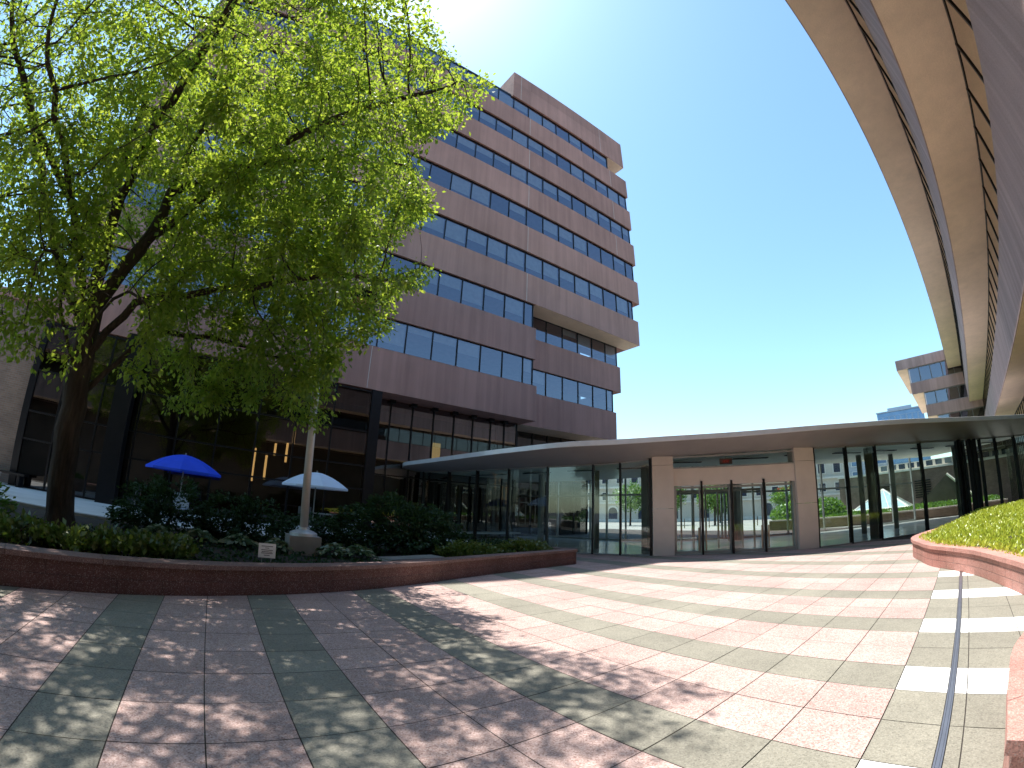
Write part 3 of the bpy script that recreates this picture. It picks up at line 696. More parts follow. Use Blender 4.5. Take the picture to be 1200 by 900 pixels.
po = thing('planter_pot', (-7.0, 14.8, .36), 'round tan plant pot at the left edge of the terrace', 'pot')
b = MB(); b.lathe([(.0, .36), (.34, .36), (.42, .80), (.50, .84), (.52, .96), (.43, .96), (.40, .88), (0, .88)], -7.15, 15.0, 22); b.build('pot_body', simple('terracotta_tan', (.42, .30, .23), .8), po)
P = np.array([-7.15, 15.0, 1.0]) + rng.normal(size=(260, 3)) * np.array([.2, .2, .10]); leaves('foliage', P, rng.normal(size=(260, 3)) + np.array([0, 0, .8]), .10, M['hedge'], po)
bn = thing('bench', (-8.8, 19.7, .36), 'dark low wooden bench against the brown brick wall', 'bench')
b = MB(); b.box(-10.4, -7.6, 19.4, 20.0, .78, .86); b.build('seat', M['dark'], bn)
for x in (-10.2, -7.9):
    b = MB(); b.box(x, x + .12, 19.45, 19.95, .36, .78); b.build('leg', M['dark'], bn)

# ------------------------------------------------------------------ office tower
TW = thing('office_tower', (9, 20, 0), 'tall pinkish-brown precast office block with ribbon windows and stepped overhangs', 'building')
XL = -8.5; D0 = 20.0; D1 = 21.42
ZT = [10.82 + 3.79 * k for k in range(7)]; WH = 1.70
def sp_box(x0, x1, y0, z0, z1, y1=24.4, mat='precast', name='spandrel'):
    b = MB(); b.box(x0, x1, y0, y1, z0, z1); return b.build(name, M[mat], TW)
def soffit(x0, x1, y0, y1, z):
    b = MB(); b.face([(x0 + .01, y0 + .01, z - .004), (x0 + .01, y1, z - .004), (x1 - .01, y1, z - .004), (x1 - .01, y0 + .01, z - .004)]); b.build('soffit', M['soffit'], TW)
xe = {6: 27.15, 5: 27.25, 4: 27.3, 3: 27.35, 2: 27.4, 1: 26.75}
sp_box(13.6, 27.1, D0, ZT[6], ZT[6] + 3.36, 29.0, name='parapet'); soffit(24.9, 27.1, D0, 24.4, ZT[6])
sp_box(XL, 13.58, D0 + .25, ZT[6] + .002, ZT[6] + .32, 29.0, 'frame', 'parapet')
for k in range(5, -1, -1):          # spandrel between window row k (below) and k+1 (above)
    z0, z1 = ZT[k], ZT[k + 1] - WH
    if k == 5: sp_box(XL, 27.2, D0, z0, z1)
    elif k >= 2: sp_box(XL, xe[k + 1] if k + 1 in xe else 27.3, D0, z0, z1)
    elif k == 1: sp_box(XL, 27.0, D0, z0, z1); soffit(16.2, 27.0, D0, D1 + .1, z0)
    else: sp_box(XL, 16.22, D0, z0, z1); sp_box(16.224, 26.1, D1, z0, z1)
sp_box(XL, 16.35, D0, 6.95, ZT[0] - WH); sp_box(16.354, 25.45, D1, 6.95, ZT[0] - WH); soffit(16.36, 25.45, D1, 24.2, 6.95)
b = MB(); b.box(XL + .3, 24.6, 24.42, 44, 0, 33.5); b.build('core', M['core'], TW)
b = MB(); b.box(24.62, 25.9, 26.2, 44, 7, 33.5); b.build('core', M['precast'], TW)
def joint(x, y, z0, z1):
    b = MB(); b.box(x - .018, x + .018, y - .005, y + .01, z0, z1); b.build('panel_joint', M['joint'], TW)
for k in (1, 2, 3, 4, 5): joint(15.42, D0, ZT[k] + .01, ZT[k + 1] - WH - .01)
for k in (0, 1): joint(5.95, D0, ZT[k] + .01, ZT[k + 1] - WH - .01)
joint(5.95, D0, 6.97, ZT[0] - WH - .01); joint(16.36, D1, 6.97, ZT[0] - WH - .01)
for k in (3, 4, 5): joint(24.9, D0, ZT[k] + .01, ZT[k + 1] - WH - .01)
joint(14.4, D0, ZT[6] + .01, ZT[6] + 3.35); joint(23.9, D0, ZT[6] + .01, ZT[6] + 3.35)
wcount = 0; rest = MB(); restblind = MB()
def win_row(k, xs, y, zb, zt, extra=()):
    """one ribbon of windows: panes singly, frame as one part"""
    global wcount
    fr = MB(); t = .05
    fr.box(xs[0], xs[-1], y - .02, y + .06, zt - t, zt - .004); fr.box(xs[0], xs[-1], y - .02, y + .06, zb + .004, zb + t)
    for x in xs: fr.box(x - .03, x + .03, y - .025, y + .065, zb + .006, zt - .006)
    fr.build('window_frame', M['dark'], TW)
    for a, b_ in zip(xs[:-1], xs[1:]):
        quad = [(a + .03, y + .02, zb + t), (b_ - .03, y + .02, zb + t), (b_ - .03, y + .02, zt - t), (a + .03, y + .02, zt - t)]
        bl = rng.random() < .72; L = (.2 + rng.random() * .6) * (zt - zb)
        bq = (a + .05, b_ - .05, y + .14, y + .15, zt - L, zt - .06)
        if a > 4.5 and wcount < 98:
            wcount += 1; m = MB(); m.face(quad); o = m.build('window', M['twin'], TW)
            if bl:
                q = MB(); q.box(*bq); q.build('blind', M['blind'], o)
        else:
            rest.face(quad)
            if bl: restblind.box(*bq)
grid = [15.35 + 1.525 * j for j in range(-15, 8)]
def gx_(x0, x1): return [x0] + [x for x in grid if x0 + .5 < x < x1 - .35] + [x1]
win_row(6, gx_(XL + .1, 24.8), D0 + .16, ZT[6] - WH, ZT[6])
for k in (5, 4, 3): win_row(k, gx_(XL + .1, 27.0), D0 + .14, ZT[k] - WH, ZT[k])
win_row(2, gx_(XL + .1, 26.5), D0 + .14, ZT[2] - WH, ZT[2])
win_row(1, gx_(XL + .1, 16.05), D0 + .14, ZT[1] - WH, ZT[1]); win_row(1, gx_(16.2, 25.85), D1 + .12, ZT[1] - WH, ZT[1])
win_row(0, gx_(XL + .1, 16.1), D0 + .14, ZT[0] - WH, ZT[0]); win_row(0, gx_(16.2, 25.2), D1 + .12, ZT[0] - WH, ZT[0])
o = rest.build('window', M['twin'], TW); o['kind'] = 'stuff'; restblind.build('blind', M['blind'], o)
# east return glass of each storey and the corner glass of the lower left block
for k, x in ((6, 24.8), (5, 27.0), (4, 27.0), (3, 27.0), (2, 26.5), (1, 25.85), (0, 25.2)):
    y0 = (D0 if k > 1 else D1) + .2; b = MB(); b.face([(x, y0, ZT[k] - WH), (x, 26.2, ZT[k] - WH), (x, 26.2, ZT[k]), (x, y0, ZT[k])]); b.build('return_glass', M['twin'], TW)
for k, x in ((1, 16.05), (0, 16.1)):
    b = MB(); b.face([(x, D0 + .2, ZT[k] - WH), (x, D1 + .1, ZT[k] - WH), (x, D1 + .1, ZT[k]), (x, D0 + .2, ZT[k])]); b.build('return_glass', M['twin'], TW)
b = MB(); b.box(XL - .01, XL + .29, D0 + .1, 44, 6.96, 33.5); b.build('end_wall', M['precast'], TW); b = MB(); b.box(XL + .01, XL + .30, D0 + .08, 44, .3, 6.94); b.build('end_wall', M['dark'], TW)
# ground floor: projecting smoked glass box on the left, recessed glass to its right
LX = [XL + .3 + .02] + [6.17 - 1.643 * j for j in range(8, 0, -1)] + [6.28]
fr = MB()
for x in LX[1:-1]: fr.box(x - .035, x + .035, D0 + .06, D0 + .16, .36, 6.94)
fr.box(6.28, 6.78, D0 + .02, D0 + .5, .36, 6.94)
for z in (.40, 2.2, 3.28, 4.9, 6.86): fr.box(LX[0], 6.27, D0 + .07, D0 + .15, z - .035, z + .035)
fr.build('lobby_frame', M['dark'], TW)
for a, c in zip(LX[:-1], LX[1:]):
    m = MB(); m.face([(a + .03, D0 + .11, .4), (c - .03, D0 + .11, .4), (c - .03, D0 + .11, 6.9), (a + .03, D0 + .11, 6.9)]); m.build('lobby_window', M['lobglass'], TW)
RX = [6.78, 7.8, 9.05, 10.31, 11.58, 12.82, 14.05, 15.04, 15.97]
fr = MB()
for x in RX[1:]: fr.box(x - .03, x + .03, D1 - .06, D1 + .04, .0, 6.93)
for z in (.05, 3.05): fr.box(6.8, 15.93, D1 - .05, D1 + .03, z - .03, z + .03)
fr.build('lobby_frame', M['dark'], TW)
for x in RX[1:-1]:
    b = MB(); b.box(x - .16, x + .16, D1 - .22, D1 - .07, 6.78, 6.94); b.build('soffit_bracket', M['dark'], TW)
for a, c in zip(RX[:-1], RX[1:]):
    m = MB(); m.face([(a + .03, D1, .03), (c - .03, D1, .03), (c - .03, D1, 6.92), (a + .03, D1, 6.92)]); m.build('lobby_window', M['recess'], TW)
m = MB(); m.face([(15.97, D1, .03), (15.97, 24.3, .03), (15.97, 24.3, 6.92), (15.97, D1, 6.92)]); m.build('return_glass', M['lobglass'], TW); m = MB(); m.face([(6.77, D0 + .5, .03), (6.77, D1, .03), (6.77, D1, 6.92), (6.77, D0 + .5, 6.92)]); m.build('return_glass', M['lobglass'], TW)
b = MB(); b.box(15.0, 15.3, D1 + .5, D1 + .8, 0, 6.94); b.build('lobby_column', M['panel'], TW)
for x in (-4.3,):
    b = MB(); b.box(x - .36, x + .36, 19.2, 19.92, .36, 6.94); b.build('lobby_column', M['dark'], TW)
b = MB(); b.box(XL + .35, 15.9, 24.20, 24.41, 0, 6.94); b.build('lobby_wall', M['lobbywall'], TW)
b = MB(); b.box(XL + .32, 15.9, D0 + .6, 24.19, .28, .37); b.build('lobby_floor', M['pavfloor'], TW)
# recessed dark storefront under the right wing
fr = MB(); xs = [16.1 + 1.35 * j for j in range(7)]
for x in xs: fr.box(x - .05, x + .05, 23.3, 23.42, 0, 6.93)
fr.build('storefront_frame', M['dark'], TW)
for a, c in zip(xs[:-1], xs[1:]):
    m = MB(); m.face([(a + .05, 23.36, .0), (c - .05, 23.36, .0), (c - .05, 23.36, 6.93), (a + .05, 23.36, 6.93)]); m.build('storefront_window', M['lobglass'], TW)
# lit pendants and a lit panel inside the lobby
for (x, z0, z1), lb in [((1.40, 2.05, 3.55), 'short glowing amber tube farthest left behind the smoked lobby glass'), ((1.95, 2.2, 3.3), 'thick glowing amber tube second from left in the lobby'), ((2.3, 3.35, 3.9), 'small glowing amber tube third from left in the lobby'), ((2.85, 3.1, 4.0), 'broad glowing amber tube nearest the lamp post in the lobby'), ((3.1, 4.0, 4.7), 'highest glowing amber tube in the lobby')]:
    t = thing('pendant_light', (x, 21.6, z0), lb, 'lamp', 'amber tube pendants in the lobby')
    b = MB(); b.tube([(x, 21.6, z0), (x, 21.6, z1)], .055, 10); b.build('tube', M['lamp'], t)
    b = MB(); b.tube([(x, 21.6, z1 + .002), (x, 21.6, 6.9)], .008, 5); b.build('cord', M['dark'], t)
t = thing('light_panel', (11.1, 22.6, 3.9), 'upright glowing yellow panel behind the glass above the canopy', 'lamp')
b = MB(); b.box(10.92, 11.46, 22.6, 22.66, 3.65, 5.25); b.build('lit_face', M['lamp2'], t); b = MB(); b.box(10.86, 11.52, 22.67, 22.72, 3.6, 5.3); b.build('frame', M['dark'], t)
# brown brick wing at the far left
bw = thing('brick_wing', (-17, 21, 0), 'low brown brick wing left of the office tower behind the tree', 'building')
b = MB(); b.box(-30, XL - .06, 20.6, 40, 0, 7.6); b.build('wall', M['brick'], bw)
b = MB(); b.box(-30.1, XL - .05, 20.5, 40, 7.62, 8.0); b.build('roof_edge', M['precast'], bw)

# ------------------------------------------------------------------ glass entrance pavilion
PV = thing('entrance_pavilion', (16, 7.6, 0), 'curved glass entrance pavilion with thin metal canopy linking the two buildings', 'building')
cp = smooth([(9.6, 21.5), (10.6, 18.8), (11.2, 16), (11.9, 13.5), (12.8, 11.6), (13.9, 9.75), (15.9, 7.65), (17.9, 5.5), (20.1, 3.95), (23, 2.0), (26, .2), (29.5, -2.2), (33, -5)], 6)
def ztop(x): return float(np.interp(x, [9, 12.6, 13.6, 13.8, 17.6, 21, 24, 31, 34], [3.40, 3.47, 3.54, 3.66, 3.83, 3.92, 4.03, 4.24, 4.3]))
mul = [(9.79, 21.0), (10.40, 19.42), (10.89, 17.56), (11.30, 15.59), (11.85, 13.65), (12.65, 11.88), (13.15, 10.93), (13.74, 9.96)]
mulR = [(18.30, 5.19), (19.71, 4.21), (21.13, 3.24), (23.77, 1.53), (26.52, -.14), (27.0, -.46), (28.33, -1.36), (29.57, -2.25), (31.08, -3.44), (32.6, -4.7)]
def vert(mb, p, q, w_, d0, d1, z0, z1):
    """upright at p, aligned with direction p->q"""
    p = Vector(p); q = Vector(q); d = (q - p).normalized(); mb.obox(p - d * w_ / 2, p + d * w_ / 2, d0, d1, z0, z1)
for pts in (mul, mulR):
    for i, p in enumerate(pts):
        q = pts[i + 1] if i + 1 < len(pts) else (2 * p[0] - pts[i - 1][0], 2 * p[1] - pts[i - 1][1])
        b = MB(); wd = .075; vert(b, p, q, wd, -.05, .13, .012, ztop(p[0]) - .01); b.build('mullion', M['dark'], PV)
        if i + 1 < len(pts):
            d = (Vector(q) - Vector(p)).normalized(); a = Vector(p) + d * .04; c = Vector(q) - d * .04
            m = MB(); m.face([(a.x, a.y, .05), (c.x, c.y, .05), (c.x, c.y, ztop(c.x) - .05), (a.x, a.y, ztop(a.x) - .05)]); m.build('glass_pane', M['paneclear'], PV)
            fr = MB(); fr.obox(a, c, -.03, .05, .004, .05); fr.build('glazing_rail', M['steel'], PV); fr = MB(); fr.obox(a, c, -.04, .06, (ztop(a.x) - .05, ztop(c.x) - .05), (ztop(a.x) - .012, ztop(c.x) - .012)); fr.build('glazing_rail', M['steel'], PV)
# entrance bay: two stone-clad pillars, header, transom, four leaves
for (p, q) in (((13.79, 9.90), (14.30, 9.29)), ((17.60, 5.78), (18.26, 5.21))):
    za = ztop(p[0]) + .02
    b = MB()
    for (z0, z1) in ((.005, 1.72), (1.735, 3.34), (3.352, za)): b.obox(p, q, -.07, .45, z0, z1)
    b.build('pillar', M['panel'], PV)
dl = (14.30, 9.29); dr_ = (17.60, 5.78); dd = (Vector(dr_) - Vector(dl)); L = dd.length; dn = dd / L
def onl(t, off=0): return Vector(dl) + dn * t + Vector((-dn.y, dn.x)) * off
b = MB(); b.obox(onl(.01), onl(L - .01), .02, .30, (2.56, 2.60), (3.20, 3.27)); b.build('header', M['panel'], PV)
fr = MB(); fr.obox(onl(.01), onl(L - .01), .0, .14, (3.203, 3.273), (3.25, 3.32)); fr.obox(onl(.01), onl(L - .01), .0, .14, (3.60, 3.72), (3.66, 3.78)); fr.build('transom_frame', M['steel'], PV)
m = MB(); p, q = onl(.02, .06), onl(L - .02, .06); m.face([(p.x, p.y, 3.26), (q.x, q.y, 3.33), (q.x, q.y, 3.71), (p.x, p.y, 3.59)]); m.build('transom_glass', M['paneclear'], PV)
ts = [.03, 1.06, 2.22, 3.5, L - .03]
fr = MB(); fr.obox(onl(.0), onl(.06), .05, .2, .01, 2.555); fr.obox(onl(L - .12), onl(L), .05, .2, .01, 2.595); fr.obox(onl(.06), onl(L - .12), .07, .17, .004, .03); fr.build('door_frame', M['steel'], PV)
for i, (a, c) in enumerate(zip(ts[:-1], ts[1:])):
    a2, c2 = a + .035, c - .035
    m = MB(); p, q = onl(a2 + .05, .12), onl(c2 - .05, .12); m.face([(p.x, p.y, .14), (q.x, q.y, .14), (q.x, q.y, 2.46), (p.x, p.y, 2.46)]); o = m.build('door', M['paneclear'], PV)
    s1 = MB()
    s1.obox(onl(a2), onl(a2 + .05), .09, .15, .04, 2.54); s1.obox(onl(c2 - .05), onl(c2), .09, .15, .04, 2.54)
    s1.obox(onl(a2 + .052), onl(c2 - .052), .09, .15, .04, .14); s1.obox(onl(a2 + .052), onl(c2 - .052), .09, .15, 2.46, 2.54); s1.build('door_leaf_frame', M['steel'], o)
    hb = MB(); tt = (c2 - .10) if i in (0, 2) else (a2 + .10)
    hb.tube([tuple(onl(tt, .03)) + (.16,), tuple(onl(tt, .03)) + (1.0,)], .028, 8); hb.build('handle', M['tanstile'], o)
fr = MB()
for t in ts[1:-1]: fr.obox(onl(t - .03), onl(t + .03), -.06, .08, .005, 2.72)
fr.build('door_post', M['dark'], PV)
# inner line of the vestibule
for t in np.linspace(.25, L - .25, 9):
    m = MB(); m.obox(onl(t - .03, 2.7), onl(t + .03, 2.7), -.05, .05, .008, 3.55); m.build('vestibule_post', M['steel'], PV)
m = MB(); m.obox(onl(.22, 2.7), onl(L - .22, 2.7), -.04, .04, 2.42, 2.52); m.build('vestibule_rail', M['steel'], PV)
for t in np.linspace(.25, L - .25, 9)[1:-1:2]:
    m = MB(); m.obox(onl(t + .10, 2.60), onl(t + .13, 2.60), -.03, .0, .9, 1.3); m.build('vestibule_handle', M['tanstile'], PV)
# canopy: lip curve (x, y, z of the upper edge) and the glass head line behind it
lip = [(8.27, 19.97, 3.70), (8.52, 18.09, 3.75), (9.04, 14.58, 3.85), (9.63, 13.14, 3.95), (10.46, 11.25, 4.05), (11.79, 10.03, 4.15), (13.06, 8.74, 4.25), (15.06, 7.07, 4.40), (16.78, 5.05, 4.50), (18.36, 3.47, 4.58), (20.13, 1.72, 4.64), (22.58, -.28, 4.68), (26.2, -3.56, 4.70), (30.5, -7.5, 4.75)]
lip = smooth([(8.7, 21.3, 3.69)] + lip, 5); lip = [np.array(p) for p in lip]
head = smooth(cp[::6], 12); head = [np.array(p) for p in head]
def resample(P, n):
    P = np.array(P); s = np.r_[0, np.cumsum(np.linalg.norm(np.diff(P[:, :2], axis=0), axis=1))]; t = np.linspace(0, s[-1], n)
    return np.stack([np.interp(t, s, P[:, k]) for k in range(P.shape[1])], 1)
NS = 90; lipR = resample(lip, NS); headR = resample([(p[0], p[1], ztop(p[0])) for p in head], NS)
# match by nearest along the head line
hd_ = resample([(p[0], p[1], ztop(p[0])) for p in head], 900)
near = []; last = 0
for p in lipR:
    k = int(np.argmin(np.hypot(hd_[:, 0] - p[0], hd_[:, 1] - p[1]))); last = max(last, k); near.append(hd_[last])
near = np.array(near)
back = []
for i in range(NS):
    a, c = near[max(0, i - 2)], near[min(NS - 1, i + 2)]; d = c - a; n_ = np.array([-d[1], d[0]]); n_ = n_ / (np.linalg.norm(n_) + 1e-9)
    back.append(near[i][:2] + n_ * 8.5)
back = np.array(back); 
prof = []   # rows of the fascia from the glass head out to the lip, slightly bellied
rows = []
for f, up in ((0, 0), (.25, .20), (.5, .43), (.75, .68), (.92, .88), (1.0, 1.0)):
    q = near + (lipR - near) * f; q[:, 2] = near[:, 2] + (lipR[:, 2] - .20 - near[:, 2]) * up; rows.append(q)
b = MB()
for A, B in zip(rows[:-1], rows[1:]):
    for i in range(NS - 1): b.face([A[i], A[i + 1], B[i + 1], B[i]])
fo = b.build('canopy_fascia', M['fascia'], PV, smooth=True)
b = MB(); e0 = rows[-1]; outv = (lipR[:, :2] - near[:, :2]); outv /= np.linalg.norm(outv, axis=1)[:, None] + 1e-9
l1 = lipR.copy(); l1[:, 2] -= .19; l1[:, :2] += outv * .035; l2 = lipR.copy(); l2[:, 2] -= .02; l2[:, :2] += outv * .035; l3 = lipR.copy(); l3[:, :2] -= outv * .05
for A, B in ((e0, l1), (l1, l2), (l2, l3)):
    for i in range(NS - 1): b.face([A[i], A[i + 1], B[i + 1], B[i]])
b.build('canopy_lip', M['lip'], PV)
b = MB(); hi = l3.copy(); bk = np.c_[back, near[:, 2] + .75]; mid = (hi + bk) / 2; mid[:, 2] = np.maximum(hi[:, 2], bk[:, 2]) + .05
for A, B in ((hi, mid), (mid, bk)):
    for i in range(NS - 1): b.face([A[i], A[i + 1], B[i + 1], B[i]])
be = np.c_[back, near[:, 2] + .1]
for i in range(NS - 1): b.face([bk[i], bk[i + 1], be[i + 1], be[i]])
b.build('canopy_roof', M['fascia'], PV)
b = MB(); ce = np.c_[back, near[:, 2] + .08]; cn = near.copy(); cn[:, 2] += .012
for i in range(NS - 1): b.face([cn[i], ce[i], ce[i + 1], cn[i + 1]])
b.build('ceiling', M['ceiling'], PV)
b = MB(); fl = np.c_[near[:, :2], np.full(NS, .006)]; fb = np.c_[back, np.full(NS, .006)]
for i in range(NS - 1): b.face([fl[i], fl[i + 1], fb[i + 1], fb[i]])
b.build('floor', M['pavfloor'], PV)
def inside(i, t): return near[i][:2] + (back[i] - near[i][:2]) * t
for i in range(6, NS - 4, 7):
    p, q = inside(i, .22), inside(min(NS - 1, i + 4), .22)
    m = MB(); m.obox(p, q, 0, .22, near[i][2] - .045, near[i][2] - .01); m.build('ceiling_slot', M['slot'], PV)
for i, t, w_ in ((14, .35, .22), (24, .3, .24), (31, .25, .30), (47, .85, .55), (58, .12, .36), (64, .45, .24), (71, .5, .24), (79, .3, .3)):
    p = inside(i, t); m = MB(); m.box(p[0] - w_ / 2, p[0] + w_ / 2, p[1] - w_ / 2, p[1] + w_ / 2, .008, near[i][2] + .0); m.build('interior_column', M['column'], PV)
prev = None
for i in range(4, NS - 2, 4):
    p = back[i]; q = back[min(NS - 1, i + 1)]
    m = MB(); vert(m, p, q, .09, -.06, .06, .007, near[i][2] + .07); m.build('back_mullion', M['steel'], PV)
    if prev is not None:
        m = MB(); a, z = prev; m.face([(a[0], a[1], .05), (p[0], p[1], .05), (p[0], p[1], near[i][2]), (a[0], a[1], z)]); m.build('back_pane', M['backglass'], PV)
        m = MB(); m.obox(a, p, -.03, .03, 2.55, 2.66); m.build('back_rail', M['steel'], PV); m = MB(); m.obox(a, p, -.04, .04, .007, .12); m.build('back_rail', M['steel'], PV)
    prev = (p, near[i][2])
# clustered fins right of the planter nose
for p in ((26.62, -.2), (27.35, -.7), (27.75, -.98)):
    m = MB(); vert(m, p, (p[0] + .8, p[1] - .55), .10, -.16, .10, .012, ztop(p[0]) - .012); m.build('door_fin', M['dark'], PV)
# exit sign hanging in the transom
ex = thing('exit_sign', (16.35, 7.35, 3.35), 'small red exit sign hanging above the glass doors', 'sign')
e0_ = onl(1.95, .45); e1_ = onl(2.45, .45)
b = MB(); b.obox(e0_, e1_, 0, .05, 3.38, 3.60); b.build('sign_box', M['exitbox'], ex)
b = MB(); b.tube([tuple((e0_ + e1_) / 2 + Vector((.02, .02))) + (3.602,), tuple((e0_ + e1_) / 2 + Vector((.02, .02))) + (3.72,)], .012, 6); b.build('stem', M['steel'], ex)
tx = bpy.data.curves.new('exit_text', 'FONT'); tx.body = 'EXIT'; tx.size = .13; tx.align_x = 'CENTER'; tx.align_y = 'CENTER'; tx.extrude = .002; tx.materials.append(M['exit'])
tmp = bpy.data.objects.new('lettering', tx); C.objects.link(tmp); bpy.context.view_layer.update()
me = bpy.data.meshes.new_from_object(tmp.evaluated_get(bpy.context.evaluated_depsgraph_get())); bpy.data.objects.remove(tmp)
to = bpy.data.objects.new('lettering', me); C.objects.link(to); to.parent = ex
ang = math.atan2(dn.y, dn.x); c_ = (e0_ + e1_) / 2 + Vector((dn.y, -dn.x)) * .006
to.location = Vector((c_.x, c_.y, 3.48)) - ex.location; to.rotation_euler = (PI / 2, 0, ang)

# ------------------------------------------------------------------ right building with overhanging storeys
RB = thing('office_building', (25, -2, 0), 'overhanging pinkish office building on the right with tan soffits seen from below', 'building')
SL = -.016; X0, X1 = -30.0, 54.0
def rbox(y0, y1, z0, z1, name, mat, x0=X0, x1=X1, mb=None):
    """slab parallel to the facade line y = y + SL * x"""
    b = mb or MB(); P = [(x0, y0 + SL * x0), (x1, y0 + SL * x1), (x1, y1 + SL * x1), (x0, y1 + SL * x0)]
    z = [(*p, z0) for p in P], [(*p, z1) for p in P]; A, B = z
    b.face(A); b.face(B[::-1])
    for i in range(4):
        j = (i + 1) % 4; b.face([A[i], B[i], B[j], A[j]])
    if mb is None: return b.build(name, M[mat], RB)
def rsof(y0, y1, z):
    b = MB(); b.face([(X0, y0 - .03 + SL * X0, z - .004), (X0, y1 + SL * X0, z - .004), (X1, y1 + SL * X1, z - .004), (X1, y0 - .03 + SL * X1, z - .004)]); b.build('soffit', M['soffit'], RB)
E1 = 14.0; E2 = 10.2; E3 = 6.45; yb = -16
rbox(yb, .05, E1, E1 + 2.1, 'spandrel', 'precast_r'); rsof(.05, -1.36, E1)
rbox(yb, -1.38, E2, E2 + 2.05, 'spandrel', 'precast_r'); rsof(-1.38, -2.78, E2)
rbox(yb, -2.60, E3, E3 + 2.0, 'spandrel', 'precast_r'); rsof(-2.60, -4.15, E3)
rbox(yb, -4.9, E2 + 2.052, E1 - .01, 'back_wall', 'core'); rbox(yb, -6.2, E3 + 2.002, E2 - .01, 'back_wall', 'core'); rbox(yb, -5.5, 0, E3 - .01, 'back_wall', 'lobbywall')
def rrow(y, z0, z1, step, xs0, xs1):
    fr = MB(); n = int((xs1 - xs0) / step)
    for j in range(n + 1):
        x = xs0 + j * step; yy = y + SL * x; fr.box(x - .035, x + .035, yy - .06, yy + .03, z0 + .004, z1 - .01)
    rbox(y - .05, y + .02, z0 + .002, z0 + .07, '', '', mb=fr); rbox(y - .05, y + .02, z1 - .08, z1 - .012, '', '', mb=fr)
    fr.build('window_frame', M['dark'], RB)
    for j in range(n):
        a = xs0 + j * step + .035; c = a + step - .07; m = MB()
        m.face([(a, y + SL * a, z0 + .07), (c, y + SL * c, z0 + .07), (c, y + SL * c, z1 - .08), (a, y + SL * a, z1 - .08)]); m.build('window', M['rwin'], RB)
M['rwin'] = thinglass('right_window_glass', (.30, .30, .28), .14, (.75, .72, .66), 1.0, wavy=.02)
rrow(-1.40, E2 + 2.05, E1, 1.5, 0, 54); rrow(-2.80, E3 + 2.0, E2, 1.5, 0, 54); rrow(-4.17, .02, E3, 1.2, 20, 54)
# far wing closing the court
FW = thing('far_wing', (56, -4, 0), 'distant stepped pink wing with tan corner soffits above the pavilion roof', 'building')
FX = 54.2
lev = [(4.55, 16.1, 15.0), (3.4, 13.35, 12.15), (2.2, 10.75, 9.55), (1.2, 8.1, 6.9)]
lev = [(y, a + .0, b_) for y, a, b_ in lev]
for i, (y, zt_, zb_) in enumerate(lev):
    b = MB(); b.box(FX, FX + 14, -16, y, zb_, zt_); b.build('spandrel', M['precast_r'], FW)
    b = MB(); yn = lev[i + 1][0] if i < 3 else y - 1.2
    b.face([(FX + .02, yn - .1, zb_ - .004), (FX + 14, yn - .1, zb_ - .004), (FX + 14, y - .02, zb_ - .004), (FX + .02, y - .02, zb_ - .004)][::-1]); b.build('soffit', M['soffit'], FW)
    zn = lev[i + 1][1] if i < 3 else 5.4
    b = MB(); b.box(FX + .6, FX + 13, -16, yn - .15, zn, zb_ - .01); b.build('storey_wall', M['core'], FW)
    fr = MB(); k = 0; yy = yn - .02
    while yy > -5:
        fr.box(FX + .14, FX + .24, yy - .05, yy, zn + .01, zb_ - .02)
        m = MB(); m.face([(FX + .2, yy - .05, zn + .08), (FX + .2, yy - 1.15, zn + .08), (FX + .2, yy - 1.15, zb_ - .08), (FX + .2, yy - .05, zb_ - .08)]); m.build('window', M['twin'], FW); yy -= 1.2
    fr.box(FX + .12, FX + .26, -5, yn - .02, zn + .006, zn + .08); fr.box(FX + .12, FX + .26, -5, yn - .02, zb_ - .08, zb_ - .012); fr.build('window_frame', M['steel'], FW)
b = MB(); b.box(FX + 1.5, FX + 13, -16, 13, 0, 4.4); b.build('brick_base', M['brick'], FW)
b = MB(); b.box(FX + 1.4, FX + 13, -16, 13.1, 4.42, 4.62); b.build('base_coping', M['creamtrim'], FW)
b = MB(); b.box(FX + 2.2, FX + 13, -16, 8.6, 4.64, 5.36); b.build('clerestory', M['cream'], FW)
for k in range(14):
    y = 8.2 - k * 1.0; m = MB(); m.face([(FX + 2.19, y, 4.74), (FX + 2.19, y - .7, 4.74), (FX + 2.19, y - .7, 5.28), (FX + 2.19, y, 5.28)]); m.build('clerestory_window', M['winblue'], FW)
for y0 in (6.9, 2.9):
    b = MB()
    for z in np.arange(1.5, 3.2, .24): b.box(FX + 1.40, FX + 1.498, y0, y0 + 1.7, z, z + .12)
    b.build('louvre', M['dark'], FW)
st = thing('stair_wall', (52.6, 1.5, .7), 'dark sloping stair wall with a pale coping against the brick base', 'stair')
b = MB(); P = [(-1.6, .6), (4.4, .6), (1.2, 3.4)]
for x in (52.2, 53.2): b.face([(x, y, z) for y, z in P][::(1 if x < 53 else -1)])
for (a, c) in zip(P, P[1:] + P[:1]): b.face([(52.2, *a), (53.2, *a), (53.2, *c), (52.2, *c)])
b.build('stair_body', M['dbrick'], st)
b = MB(); b.tube([(52.2, -1.75, .78), (52.2, 1.1, 3.5)], .14, 6); b.build('coping', M['creamtrim'], st)

